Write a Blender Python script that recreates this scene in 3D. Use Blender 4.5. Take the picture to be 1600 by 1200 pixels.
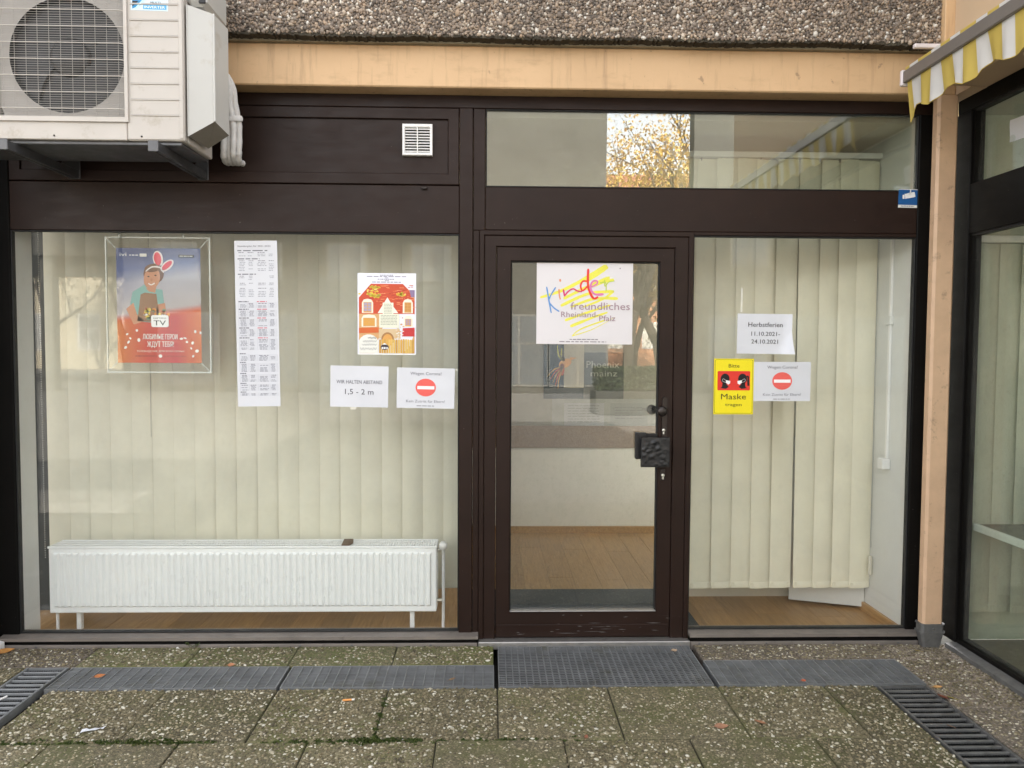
import bpy, math, random
import numpy as np
from mathutils import Matrix, Vector
random.seed(7); RNG = np.random.default_rng(7)
for o in list(bpy.data.objects): bpy.data.objects.remove(o)
S = bpy.context.scene
COL = S.collection

# ------------------------------------------------------------------ camera
CAM_Y, CAM_Z = -3.92, 1.521
pitch, yaw, roll = (math.radians(a) for a in (2.66, 1.604, 0.303))
fw = Vector((math.sin(yaw)*math.cos(pitch), math.cos(yaw)*math.cos(pitch), -math.sin(pitch)))
rt = Vector((math.cos(yaw), -math.sin(yaw), 0)); up = rt.cross(fw)
r2 = rt*math.cos(roll) + up*math.sin(roll); u2 = up*math.cos(roll) - rt*math.sin(roll)
cam = bpy.data.cameras.new('camera'); cam.sensor_width = 36; cam.lens = 36*1202/1600
cam.clip_start = .05; cam.clip_end = 600
co = bpy.data.objects.new('camera', cam); COL.objects.link(co)
m = Matrix((r2, u2, -fw)).transposed().to_4x4(); m.translation = (0, CAM_Y, CAM_Z); co.matrix_world = m
S.camera = co

# ------------------------------------------------------------------ sky, sun, exposure
SUN_EL, SUN_ROT = math.radians(32), math.radians(-1)
W = bpy.data.worlds.new('World'); S.world = W; W.use_nodes = True
nt = W.node_tree; nt.nodes.clear()
sky = nt.nodes.new('ShaderNodeTexSky'); sky.sky_type = 'NISHITA'; sky.sun_disc = False
sky.sun_elevation = SUN_EL; sky.sun_rotation = SUN_ROT; sky.dust_density = 3.0; sky.ozone_density = .6; sky.air_density = 1.0
hs = nt.nodes.new('ShaderNodeHueSaturation'); hs.inputs['Saturation'].default_value = .14
bg = nt.nodes.new('ShaderNodeBackground'); bg.inputs['Strength'].default_value = .15
wo = nt.nodes.new('ShaderNodeOutputWorld')
nt.links.new(sky.outputs[0], hs.inputs['Color']); nt.links.new(hs.outputs[0], bg.inputs[0]); nt.links.new(bg.outputs[0], wo.inputs[0])
sl = bpy.data.lights.new('sun', 'SUN'); sl.energy = 5.0; sl.angle = math.radians(.6); sl.color = (1, .93, .83)
so = bpy.data.objects.new('sun', sl); COL.objects.link(so)
so.rotation_euler = (math.pi/2 - SUN_EL, 0, math.pi - SUN_ROT)
so.location = (0, 0, 30)
vs = S.view_settings; vs.view_transform = 'Standard'; vs.look = 'None'; vs.exposure = 2.63; vs.gamma = 1; vs.use_curve_mapping = False
S.cycles.use_denoising = True; S.cycles.max_bounces = 8; S.cycles.diffuse_bounces = 5; S.cycles.transparent_max_bounces = 16
S.cycles.caustics_reflective = False; S.cycles.caustics_refractive = False; S.cycles.sample_clamp_indirect = 6

# ------------------------------------------------------------------ materials
def nodes(name):
    M = bpy.data.materials.new(name); M.use_nodes = True
    t = M.node_tree; b = t.nodes['Principled BSDF']
    return M, t, b
def N(t, typ, **kw):
    n = t.nodes.new(typ)
    for k, v in kw.items():
        if k.startswith('i_'):
            key = k[2:]; key = int(key) if key.isdigit() else key
            n.inputs[key].default_value = v
        else: setattr(n, k, v)
    return n
def L(t, a, b): t.links.new(a, b)
def c4(c): return (c[0], c[1], c[2], 1)
def noise(t, scale, detail=4, rough=.55, vec=None, stretch=None):
    g = N(t, 'ShaderNodeNewGeometry'); out = g.outputs['Position']
    if vec is not None: out = vec
    if stretch:
        mp = N(t, 'ShaderNodeVectorMath', operation='MULTIPLY'); mp.inputs[1].default_value = stretch
        L(t, out, mp.inputs[0]); out = mp.outputs[0]
    n = N(t, 'ShaderNodeTexNoise'); n.inputs['Scale'].default_value = scale; n.inputs['Detail'].default_value = detail
    n.inputs['Roughness'].default_value = rough; L(t, out, n.inputs['Vector'])
    return n.outputs['Fac']
def ramp(t, fac, stops, interp='LINEAR'):
    r = N(t, 'ShaderNodeValToRGB'); r.color_ramp.interpolation = interp
    e = r.color_ramp.elements
    while len(e) < len(stops): e.new(.5)
    for el, (p, c) in zip(e, stops): el.position = p; el.color = c4(c) if hasattr(c, '__len__') else (c, c, c, 1)
    L(t, fac, r.inputs[0]); return r.outputs[0]
def mix(t, fac, a, b, mode='MIX'):
    n = N(t, 'ShaderNodeMix', data_type='RGBA', blend_type=mode)
    for s, v in ((0, fac), (6, a), (7, b)):
        if hasattr(v, 'is_linked') or hasattr(v, 'links'): L(t, v, n.inputs[s])
        elif s == 0: n.inputs[0].default_value = v
        else: n.inputs[s].default_value = c4(v)
    return n.outputs[2]
def bump(t, b, h, strength, dist=.002):
    n = N(t, 'ShaderNodeBump'); n.inputs['Strength'].default_value = strength; n.inputs['Distance'].default_value = dist
    L(t, h, n.inputs['Height']); L(t, n.outputs[0], b.inputs['Normal'])
def sc(c, k): return tuple(min(1, x*k) for x in c)
def pm(name, col, rough=.5, metal=0, var=.12, vs=5., bmp=0, bs=90., spec=.5, grime=None):
    M, t, b = nodes(name)
    f = noise(t, vs, 6, .6)
    c = ramp(t, f, [(.25, sc(col, 1-var)), (.75, sc(col, 1+var))])
    if grime:
        g = ramp(t, noise(t, grime[1], 8, .7), [(grime[2], 0.), (min(1, grime[2]+.18), 1.)])
        c = mix(t, g, c, grime[0])
    L(t, c, b.inputs['Base Color'])
    r = ramp(t, noise(t, vs*3, 5, .6), [(.3, max(0, rough-.08)), (.7, min(1, rough+.1))]); L(t, r, b.inputs['Roughness'])
    b.inputs['Metallic'].default_value = metal; b.inputs['Specular IOR Level'].default_value = spec
    if bmp: bump(t, b, noise(t, bs, 4), bmp)
    return M
_ink = {}
def ink(col, rough=.55):
    k = tuple(round(x, 3) for x in col)
    if k not in _ink:
        M, t, b = nodes('ink'); c = ramp(t, noise(t, 300, 2), [(.3, sc(k, .93)), (.7, sc(k, 1.05))])
        L(t, c, b.inputs['Base Color']); b.inputs['Roughness'].default_value = rough; b.inputs['Specular IOR Level'].default_value = .3
        _ink[k] = M
    return _ink[k]
def brown_mat(name, col, rough, spec=.2):
    M, t, b = nodes(name)
    c = ramp(t, noise(t, 2.2, 6, .65), [(.25, sc(col, .75)), (.8, sc(col, 1.35))])
    st = ramp(t, noise(t, 1, 5, .6, stretch=(2.5, 2.5, 160)), [(.67, 0.), (.73, 1.)])
    sp = ramp(t, noise(t, 3.1, 3), [(.52, 0.), (.64, 1.)])
    k = N(t, 'ShaderNodeMath', operation='MULTIPLY'); L(t, st, k.inputs[0]); L(t, sp, k.inputs[1])
    k2 = N(t, 'ShaderNodeMath', operation='MULTIPLY'); L(t, k.outputs[0], k2.inputs[0]); k2.inputs[1].default_value = .5
    c = mix(t, k2.outputs[0], c, (.22, .2, .19))
    dots = ramp(t, noise(t, 95, 2), [(.775, 0.), (.79, .8)])
    c = mix(t, dots, c, (.2, .18, .17))
    L(t, c, b.inputs['Base Color'])
    b.inputs['Specular IOR Level'].default_value = spec
    L(t, ramp(t, noise(t, 7, 5, .65, stretch=(1, 1, 3)), [(.3, rough-.07), (.7, rough+.12)]), b.inputs['Roughness'])
    bump(t, b, noise(t, 130, 3), .06)
    return M
def glass_mat(name, tint, coat, dust, wav=.0):
    M, t, b = nodes(name); t.nodes.remove(b)
    out = t.nodes['Material Output']
    g = N(t, 'ShaderNodeNewGeometry')
    d = N(t, 'ShaderNodeVectorMath', operation='DOT_PRODUCT'); L(t, g.outputs['Incoming'], d.inputs[0]); L(t, g.outputs['Normal'], d.inputs[1])
    a = N(t, 'ShaderNodeMath', operation='ABSOLUTE'); L(t, d.outputs['Value'], a.inputs[0])
    s = N(t, 'ShaderNodeMath', operation='SUBTRACT', use_clamp=True); s.inputs[0].default_value = 1; L(t, a.outputs[0], s.inputs[1])
    p = N(t, 'ShaderNodeMath', operation='POWER'); L(t, s.outputs[0], p.inputs[0]); p.inputs[1].default_value = 5
    q = N(t, 'ShaderNodeMath', operation='MULTIPLY_ADD'); L(t, p.outputs[0], q.inputs[0]); q.inputs[1].default_value = 1-coat; q.inputs[2].default_value = coat
    tr = N(t, 'ShaderNodeBsdfTransparent'); tr.inputs[0].default_value = c4(tint)
    gl = N(t, 'ShaderNodeBsdfGlossy'); gl.inputs['Roughness'].default_value = 0.0
    if wav:
        bn = N(t, 'ShaderNodeBump'); bn.inputs['Strength'].default_value = wav; bn.inputs['Distance'].default_value = .004
        L(t, noise(t, 2.3, 2), bn.inputs['Height']); L(t, bn.outputs[0], gl.inputs['Normal'])
    m1 = N(t, 'ShaderNodeMixShader'); L(t, q.outputs[0], m1.inputs[0]); L(t, tr.outputs[0], m1.inputs[1]); L(t, gl.outputs[0], m1.inputs[2])
    di = N(t, 'ShaderNodeBsdfDiffuse'); di.inputs[0].default_value = (.55, .53, .48, 1)
    dm = ramp(t, noise(t, 1.3, 8, .75), [(.35, 0.), (.8, dust)])
    dm2 = ramp(t, noise(t, 60, 6, .8, stretch=(1, 1, .6)), [(.55, 0.), (.75, dust*1.6)])
    ad = N(t, 'ShaderNodeMath', operation='ADD'); L(t, dm, ad.inputs[0]); L(t, dm2, ad.inputs[1])
    m2 = N(t, 'ShaderNodeMixShader'); L(t, ad.outputs[0], m2.inputs[0]); L(t, m1.outputs[0], m2.inputs[1]); L(t, di.outputs[0], m2.inputs[2])
    L(t, m2.outputs[0], out.inputs[0])
    return M
def stone_mat(name, stops, rough=.75):
    M, t, b = nodes(name)
    g = N(t, 'ShaderNodeNewGeometry')
    c = ramp(t, g.outputs['Random Per Island'], stops, 'LINEAR')
    f = ramp(t, noise(t, 2.0, 7, .7), [(.3, .62), (.7, 1.1)])
    c = mix(t, 1.0, c, f, 'MULTIPLY')
    L(t, c, b.inputs['Base Color']); b.inputs['Roughness'].default_value = rough
    bump(t, b, noise(t, 420, 2), .2, .001)
    return M
def slab_mat(name, a, b_, moss, mossk):
    M, t, b = nodes(name)
    oi = N(t, 'ShaderNodeObjectInfo')
    c = ramp(t, noise(t, 260, 5, .7), [(.3, sc(a, .55)), (.5, a), (.72, b_)])
    v = N(t, 'ShaderNodeTexVoronoi'); v.inputs['Scale'].default_value = 150
    g = N(t, 'ShaderNodeNewGeometry'); L(t, g.outputs['Position'], v.inputs['Vector'])
    vc = ramp(t, v.outputs['Color'], [(.2, sc(a, .5)), (.55, a), (.9, sc(b_, 1.3))])
    c = mix(t, .55, c, vc)
    mk = ramp(t, noise(t, 3.2, 7, .7), [(mossk, 0.), (mossk+.22, .75)])
    c = mix(t, mk, c, moss)
    tone = ramp(t, oi.outputs['Random'], [(0, .72), (1, 1.2)])
    c = mix(t, 1.0, c, tone, 'MULTIPLY')
    L(t, c, b.inputs['Base Color']); b.inputs['Roughness'].default_value = .85
    bump(t, b, noise(t, 190, 4, .7), .7, .004)
    return M
def wood_mat(name, a, b_, rough=.4, scale=1.0):
    M, t, b = nodes(name)
    oi = N(t, 'ShaderNodeObjectInfo')
    f = noise(t, 9*scale, 7, .65, stretch=(9, .55, 9))
    c = ramp(t, f, [(.28, a), (.5, tuple((x+y)/2 for x, y in zip(a, b_))), (.75, b_)])
    tone = ramp(t, oi.outputs['Random'], [(0, .82), (1, 1.12)])
    c = mix(t, 1.0, c, tone, 'MULTIPLY')
    L(t, c, b.inputs['Base Color']); b.inputs['Roughness'].default_value = rough
    return M
def fabric_mat(name, col, trans, bs=700):
    M, t, b = nodes(name); out = t.nodes['Material Output']
    c = ramp(t, noise(t, 3.5, 6, .6), [(.25, sc(col, .9)), (.75, sc(col, 1.06))])
    L(t, c, b.inputs['Base Color']); b.inputs['Roughness'].default_value = .85; b.inputs['Specular IOR Level'].default_value = .15
    bump(t, b, noise(t, bs, 2), .15, .001)
    tl = N(t, 'ShaderNodeBsdfTranslucent'); L(t, c, tl.inputs[0])
    mx = N(t, 'ShaderNodeMixShader'); mx.inputs[0].default_value = trans
    L(t, b.outputs[0], mx.inputs[1]); L(t, tl.outputs[0], mx.inputs[2]); L(t, mx.outputs[0], out.inputs[0])
    return M
def leafy_mat(name, stops):
    M, t, b = nodes(name); out = t.nodes['Material Output']
    g = N(t, 'ShaderNodeNewGeometry'); c = ramp(t, g.outputs['Random Per Island'], stops)
    L(t, c, b.inputs['Base Color']); b.inputs['Roughness'].default_value = .6
    tl = N(t, 'ShaderNodeBsdfTranslucent'); L(t, c, tl.inputs[0])
    mx = N(t, 'ShaderNodeMixShader'); mx.inputs[0].default_value = .4
    L(t, b.outputs[0], mx.inputs[1]); L(t, tl.outputs[0], mx.inputs[2]); L(t, mx.outputs[0], out.inputs[0])
    return M
def brick_mat(name, a, b_, mortar, sx):
    M, t, b = nodes(name)
    g = N(t, 'ShaderNodeNewGeometry'); sp = N(t, 'ShaderNodeSeparateXYZ'); L(t, g.outputs['Position'], sp.inputs[0])
    cb = N(t, 'ShaderNodeCombineXYZ'); ad = N(t, 'ShaderNodeMath', operation='ADD'); L(t, sp.outputs[0], ad.inputs[0]); L(t, sp.outputs[1], ad.inputs[1])
    L(t, ad.outputs[0], cb.inputs[0]); L(t, sp.outputs[2], cb.inputs[1])
    k = N(t, 'ShaderNodeTexBrick'); k.inputs['Color1'].default_value = c4(a); k.inputs['Color2'].default_value = c4(b_); k.inputs['Mortar'].default_value = c4(mortar)
    k.inputs['Scale'].default_value = sx; L(t, cb.outputs[0], k.inputs['Vector'])
    c = mix(t, .5, k.outputs['Color'], ramp(t, noise(t, .8, 6), [(.3, sc(a, .7)), (.7, sc(b_, 1.1))]))
    L(t, c, b.inputs['Base Color']); b.inputs['Roughness'].default_value = .9
    return M

BROWN = (.0195, .0100, .0072)
m_brown = brown_mat('brown_painted_metal', BROWN, .42)
m_black = brown_mat('black_brown_metal', (.006, .0055, .005), .45, .08)
m_gasket = pm('black_rubber', (.008, .008, .008), .6)
M_, t_, b_ = nodes('peach_painted_render')
_c = ramp(t_, noise(t_, 1.6, 7, .65), [(.25, (.54, .352, .190)), (.75, (.66, .445, .25))])
_c = mix(t_, ramp(t_, noise(t_, 46, 2), [(.775, 0.), (.80, .85)]), _c, (.10, .065, .04))
_c = mix(t_, ramp(t_, noise(t_, 1, 6, .7, stretch=(5, 5, 14)), [(.54, 0.), (.78, .55)]), _c, (.36, .23, .12))
_c = mix(t_, ramp(t_, noise(t_, 1, 5, .65, stretch=(26, 26, 2.2)), [(.54, 0.), (.74, .55)]), _c, (.30, .19, .10))
_c = mix(t_, ramp(t_, noise(t_, 17, 3, .6), [(.69, 0.), (.73, .6)]), _c, (.22, .14, .08))
L(t_, _c, b_.inputs['Base Color']); b_.inputs['Roughness'].default_value = .62; bump(t_, b_, noise(t_, 70, 5), .12, .003); m_peach = M_
m_peach_wing = pm('shaded_peach_render', (.52, .38, .25), .7, var=.08, vs=2, bmp=.1, grime=((.3, .2, .12), 9, .66))  # beige render again, toned down for the wing faces in shade
m_post = pm('peach_painted_steel', (.60, .40, .255), .5, var=.1, vs=9, bmp=.1, bs=60, grime=((.20, .14, .10), 14, .58))
m_fasmat = pm('grey_concrete', (.16, .14, .12), .9, var=.3, vs=14, bmp=.5, bs=120)
m_edge = pm('dark_concrete_edge', (.045, .038, .026), .95, var=.5, vs=30, bmp=.8, bs=60, grime=((.2, .17, .11), 12, .58))  # darker than the band above it, with paler blotches
m_under = pm('concrete_underside', (.30, .26, .18), .9, var=.25, vs=12, bmp=.3)
m_peb_f = stone_mat('fascia_pebbles', [(0, (.085, .068, .055)), (.3, (.21, .165, .13)), (.5, (.34, .26, .195)), (.68, (.23, .19, .155)), (.8, (.40, .29, .20)), (.93, (.52, .46, .38)), (1, (.72, .68, .62))])
m_peb_g = stone_mat('paving_pebbles', [(0, (.085, .070, .042)), (.3, (.175, .145, .085)), (.55, (.24, .197, .115)), (.72, (.32, .27, .165)), (.84, (.43, .38, .27)), (.94, (.60, .55, .43)), (1, (.74, .71, .61))])
m_slab = slab_mat('exposed_aggregate', (.145, .122, .070), (.28, .24, .15), (.105, .112, .030), .44)
m_slab_moss = slab_mat('mossy_aggregate', (.14, .125, .07), (.26, .235, .14), (.10, .115, .025), .36)
m_slab_pink = slab_mat('worn_aggregate', (.19, .155, .12), (.35, .29, .23), (.13, .12, .05), .60)
m_dirt = pm('dark_soil', (.018, .016, .013), .95, var=.4, vs=20, bmp=.6)
m_moss = leafy_mat('moss_green', [(0, (.03, .05, .008)), (.6, (.07, .10, .02)), (1, (.13, .16, .04))])
m_galv = pm('galvanised_steel', (.24, .245, .25), .5, metal=.4, var=.25, vs=9, grime=((.15, .14, .10), 5, .56))
m_galv_dark = pm('weathered_steel', (.15, .148, .145), .5, metal=.4, var=.3, vs=14, grime=((.07, .065, .05), 9, .56))
m_alu = pm('aluminium_strip', (.42, .40, .38), .4, metal=.8, var=.15, vs=20, grime=((.2, .18, .15), 22, .6))
m_sill = pm('grey_brown_sill', (.19, .165, .145), .55, metal=.1, var=.2, vs=8, grime=((.06, .05, .045), 14, .6))
m_acwhite = pm('aged_white_casing', (.47, .435, .395), .45, var=.07, vs=3, grime=((.33, .28, .215), 9, .57))
m_accover = pm('white_plastic_cover', (.49, .485, .46), .4, var=.05, vs=3, grime=((.38, .34, .28), 6, .60))
m_acgrey = pm('grey_plastic', (.33, .31, .285), .6, var=.1)
m_acdark = pm('dark_fan', (.012, .012, .013), .5)
m_pipe = pm('white_pipe_wrap', (.72, .71, .70), .55, var=.12, vs=30, bmp=.5, bs=60, grime=((.25, .22, .18), 20, .66))
m_bracket = pm('dark_galvanised_bracket', (.12, .12, .125), .5, metal=.6, var=.2)
m_plastic = pm('white_plastic', (.82, .81, .79), .4, var=.03)
m_white = pm('white_enamel', (.90, .91, .91), .32, var=.02, vs=4)
m_wall = pm('white_wall_paint', (.68, .68, .655), .75, var=.05, vs=2, bmp=.05)
m_wallcream = pm('cream_wall_paint', (.66, .62, .52), .8, var=.06, vs=2)
m_ceil = pm('ceiling_paint', (.62, .62, .56), .85, var=.05, vs=2)
m_darkroom = pm('room_shade_tone', (.035, .038, .036), .8, var=.2)  # near-black tone that paints the room's dimness onto its walls
m_blind = fabric_mat('cream_blind_fabric', (.71, .685, .565), .05)
m_blind_y = fabric_mat('yellowed_blind_fabric', (.86, .815, .655), .05)
m_blind_g = fabric_mat('pale_blind_fabric', (.66, .66, .56), .22)
m_bead = pm('clear_bead_chain', (.35, .35, .33), .4)
m_oak = wood_mat('oak_laminate', (.27, .145, .055), (.48, .29, .125), .4)
m_oak_grey = wood_mat('grey_brown_board', (.21, .15, .11), (.33, .25, .19), .5)
m_mat = pm('dark_door_mat', (.035, .042, .045), .95, var=.3, vs=60, bmp=.6, bs=200)
m_iron = pm('black_cast_iron', (.018, .018, .019), .34, metal=.3, var=.2, vs=20)
m_knob = pm('bronze_knob', (.035, .028, .025), .3, metal=.6, var=.2)
m_nickel = pm('nickel_cylinder', (.72, .70, .62), .35, metal=.7, var=.1, vs=40)
m_acryl = pm('acrylic_edge', (.62, .64, .60), .15, var=.05)
m_paper = pm('white_paper', (.66, .67, .71), .7, var=.025, vs=10)
m_paper_w = pm('warm_white_sheet', (.70, .67, .685), .5, var=.015, vs=4)
m_yel = fabric_mat('yellow_awning_cloth', (.66, .50, .13), .30)
m_wht = fabric_mat('white_awning_cloth', (.76, .74, .72), .30)
m_rail = pm('grey_awning_rail', (.20, .18, .165), .45, metal=.3, var=.08)
m_railcap = pm('pale_awning_cap', (.66, .60, .60), .45, var=.08)
m_glass = glass_mat('window_glass', (.98, .985, .975), .033, .024, .02)
m_glass_door = glass_mat('door_glass', (.93, .94, .93), .065, .06, .02)
m_glass_tr = glass_mat('transom_glass', (.92, .94, .90), .17, .02, .02)
m_glass_wing = glass_mat('wing_glass', (.87, .91, .87), .06, .10, .02)
m_acrylpane = glass_mat('acrylic_pane', (.99, .99, .985), .012, .004, 0)

# ------------------------------------------------------------------ mesh helpers
WO = {}
def link(ob, name, parent=None, origin=(0, 0, 0)):
    ob.name = name; COL.objects.link(ob)
    o = Vector(origin); WO[ob] = o
    if parent is not None:
        ob.parent = parent; ob.location = o - WO[parent]
    else: ob.location = o
    return ob
def tag(o, label=None, cat=None, group=None, kind=None):
    if label: o['label'] = label
    if cat: o['category'] = cat
    if group: o['group'] = group
    if kind: o['kind'] = kind
    return o
def empty(name, loc, label=None, cat=None, group=None, kind=None, parent=None):
    e = bpy.data.objects.new(name, None); e.empty_display_size = .1
    link(e, name, parent, loc); return tag(e, label, cat, group, kind)
class MB:
    def __init__(s): s.v = []; s.f = []; s.mi = []; s.mats = []; s.sm = []
    def m(s, mat):
        if mat not in s.mats: s.mats.append(mat)
        return s.mats.index(mat)
    def add(s, vs_, fs, mat, smooth=False):
        k = len(s.v); s.v += [tuple(p) for p in vs_]; i = s.m(mat)
        for f in fs: s.f.append(tuple(k+j for j in f)); s.mi.append(i); s.sm.append(smooth)
        return s
    def box(s, x0, x1, y0, y1, z0, z1, mat, b=0.0):
        if x0 > x1: x0, x1 = x1, x0
        if y0 > y1: y0, y1 = y1, y0
        if z0 > z1: z0, z1 = z1, z0
        b = min(b, (x1-x0)*.45, (y1-y0)*.45, (z1-z0)*.45)
        if b <= 0:
            v = [(x, y, z) for x in (x0, x1) for y in (y0, y1) for z in (z0, z1)]
            return s.add(v, [(0, 1, 3, 2), (4, 6, 7, 5), (0, 4, 5, 1), (2, 3, 7, 6), (0, 2, 6, 4), (1, 5, 7, 3)], mat)
        v = []; idx = {}
        for i, x in enumerate((x0, x1)):
            for j, y in enumerate((y0, y1)):
                for k, z in enumerate((z0, z1)):
                    dx = b if i == 0 else -b; dy = b if j == 0 else -b; dz = b if k == 0 else -b
                    idx[i, j, k] = len(v); v += [(x, y+dy, z+dz), (x+dx, y, z+dz), (x+dx, y+dy, z)]
        f = []
        for a in (0, 1):
            q = [idx[a, 0, 0], idx[a, 1, 0], idx[a, 1, 1], idx[a, 0, 1]]; f.append(q if a else q[::-1])
            q = [idx[0, a, 0]+1, idx[0, a, 1]+1, idx[1, a, 1]+1, idx[1, a, 0]+1]; f.append(q if a else q[::-1])
            q = [idx[0, 0, a]+2, idx[1, 0, a]+2, idx[1, 1, a]+2, idx[0, 1, a]+2]; f.append(q if a else q[::-1])
        for a in (0, 1):
            for c in (0, 1):
                flip = (a == c)
                q = [idx[a, c, 0], idx[a, c, 1], idx[a, c, 1]+1, idx[a, c, 0]+1]; f.append(q[::-1] if flip else q)
                q = [idx[a, 0, c], idx[a, 1, c], idx[a, 1, c]+2, idx[a, 0, c]+2]; f.append(q if flip else q[::-1])
                q = [idx[0, a, c]+1, idx[1, a, c]+1, idx[1, a, c]+2, idx[0, a, c]+2]; f.append(q[::-1] if flip else q)
        for (i, j, k), n in idx.items():
            q = [n, n+1, n+2]; f.append(q if (i+j+k) % 2 else q[::-1])
        return s.add(v, f, mat)
    def prism(s, pts, axis, a, b, mat):
        """2D polygon extruded along axis ('x','y','z') from a to b; pts in the two other axes."""
        def P(p, t): return {'x': (t, p[0], p[1]), 'y': (p[0], t, p[1]), 'z': (p[0], p[1], t)}[axis]
        n = len(pts); v = [P(p, a) for p in pts] + [P(p, b) for p in pts]
        f = [tuple(range(n))[::-1], tuple(range(n, 2*n))] + [(i, (i+1) % n, n+(i+1) % n, n+i) for i in range(n)]
        return s.add(v, f, mat)
    def tube(s, path, r, mat, n=8, smooth=True, caps=True):
        P = [Vector(p) for p in path]; rs = r if hasattr(r, '__len__') else [r]*len(P)
        v = []; f = []; ref = None
        for i, p in enumerate(P):
            d = (P[min(i+1, len(P)-1)] - P[max(i-1, 0)]).normalized()
            if ref is None: ref = d.orthogonal().normalized()
            ref = (ref - d*ref.dot(d)).normalized(); w = d.cross(ref)
            for k in range(n):
                a = 2*math.pi*k/n; v.append(p + (ref*math.cos(a) + w*math.sin(a))*rs[i])
        for i in range(len(P)-1):
            for k in range(n): f.append((i*n+k, i*n+(k+1) % n, (i+1)*n+(k+1) % n, (i+1)*n+k))
        s.add(v, f, mat, smooth)
        if caps:
            s.add(v[:n], [tuple(range(n))[::-1]], mat); s.add(v[-n:], [tuple(range(n))], mat)
        return s
    def lathe(s, prof, c, axis, mat, n=20, smooth=True):
        """prof: (radius, offset along axis); axis 'y' or 'z' or 'x'"""
        v = []; f = []
        for r, o in prof:
            for k in range(n):
                a = 2*math.pi*k/n; x, y = r*math.cos(a), r*math.sin(a)
                v.append({'y': (c[0]+x, c[1]+o, c[2]+y), 'z': (c[0]+x, c[1]+y, c[2]+o), 'x': (c[0]+o, c[1]+x, c[2]+y)}[axis])
        for i in range(len(prof)-1):
            for k in range(n): f.append((i*n+k, i*n+(k+1) % n, (i+1)*n+(k+1) % n, (i+1)*n+k))
        return s.add(v, f, mat, smooth)
    def mitre(s, x0, x1, z0, z1, wl, wr, wt, wb, y0, y1, mat, c=.003):
        """picture-frame of four mitred, chamfered bars in the XZ plane, front at y0"""
        O = [(x0, z0), (x1, z0), (x1, z1), (x0, z1)]; I = [(x0+wl, z0+wb), (x1-wr, z0+wb), (x1-wr, z1-wt), (x0+wl, z1-wt)]
        Oc = [(x0+c, z0+c), (x1-c, z0+c), (x1-c, z1-c), (x0+c, z1-c)]
        Ic = [(I[0][0]-c, I[0][1]-c), (I[1][0]+c, I[1][1]-c), (I[2][0]+c, I[2][1]+c), (I[3][0]-c, I[3][1]+c)]
        for i in range(4):
            if i == 0 and wb <= 0: continue
            j = (i+1) % 4
            ring = [(O[i], O[j], y1), (O[i], O[j], y0+c), (Oc[i], Oc[j], y0), (Ic[i], Ic[j], y0), (I[i], I[j], y0+c), (I[i], I[j], y1)]
            v = []
            for a, b, y in ring: v += [(a[0], y, a[1]), (b[0], y, b[1])]
            n = len(ring); s.add(v, [(2*k, 2*k+1, 2*((k+1) % n)+1, 2*((k+1) % n)) for k in range(n)], mat)
        return s
    def mesh(s, name='mesh', off=(0, 0, 0)):
        me = bpy.data.meshes.new(name); o = off
        me.from_pydata([(p[0]-o[0], p[1]-o[1], p[2]-o[2]) for p in s.v], [], s.f)
        for mt in s.mats: me.materials.append(mt)
        me.polygons.foreach_set('material_index', s.mi); me.polygons.foreach_set('use_smooth', s.sm); me.update()
        return me
    def base(s):
        a = np.array(s.v); lo, hi = a.min(0), a.max(0); return ((lo[0]+hi[0])/2, (lo[1]+hi[1])/2, lo[2])
    def build(s, name, parent=None, origin=None):
        o = s.base() if origin is None else origin
        return link(bpy.data.objects.new(name, s.mesh(name, o)), name, parent, o)
def inst(me, name, parent, loc, rot=(0, 0, 0)):
    ob = bpy.data.objects.new(name, me); link(ob, name, parent, loc); ob.rotation_euler = rot; return ob
def bx(name, parent, mat, *d, b=0.0, **tg):
    return tag(MB().box(*d, mat, b).build(name, parent), **tg)

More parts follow.
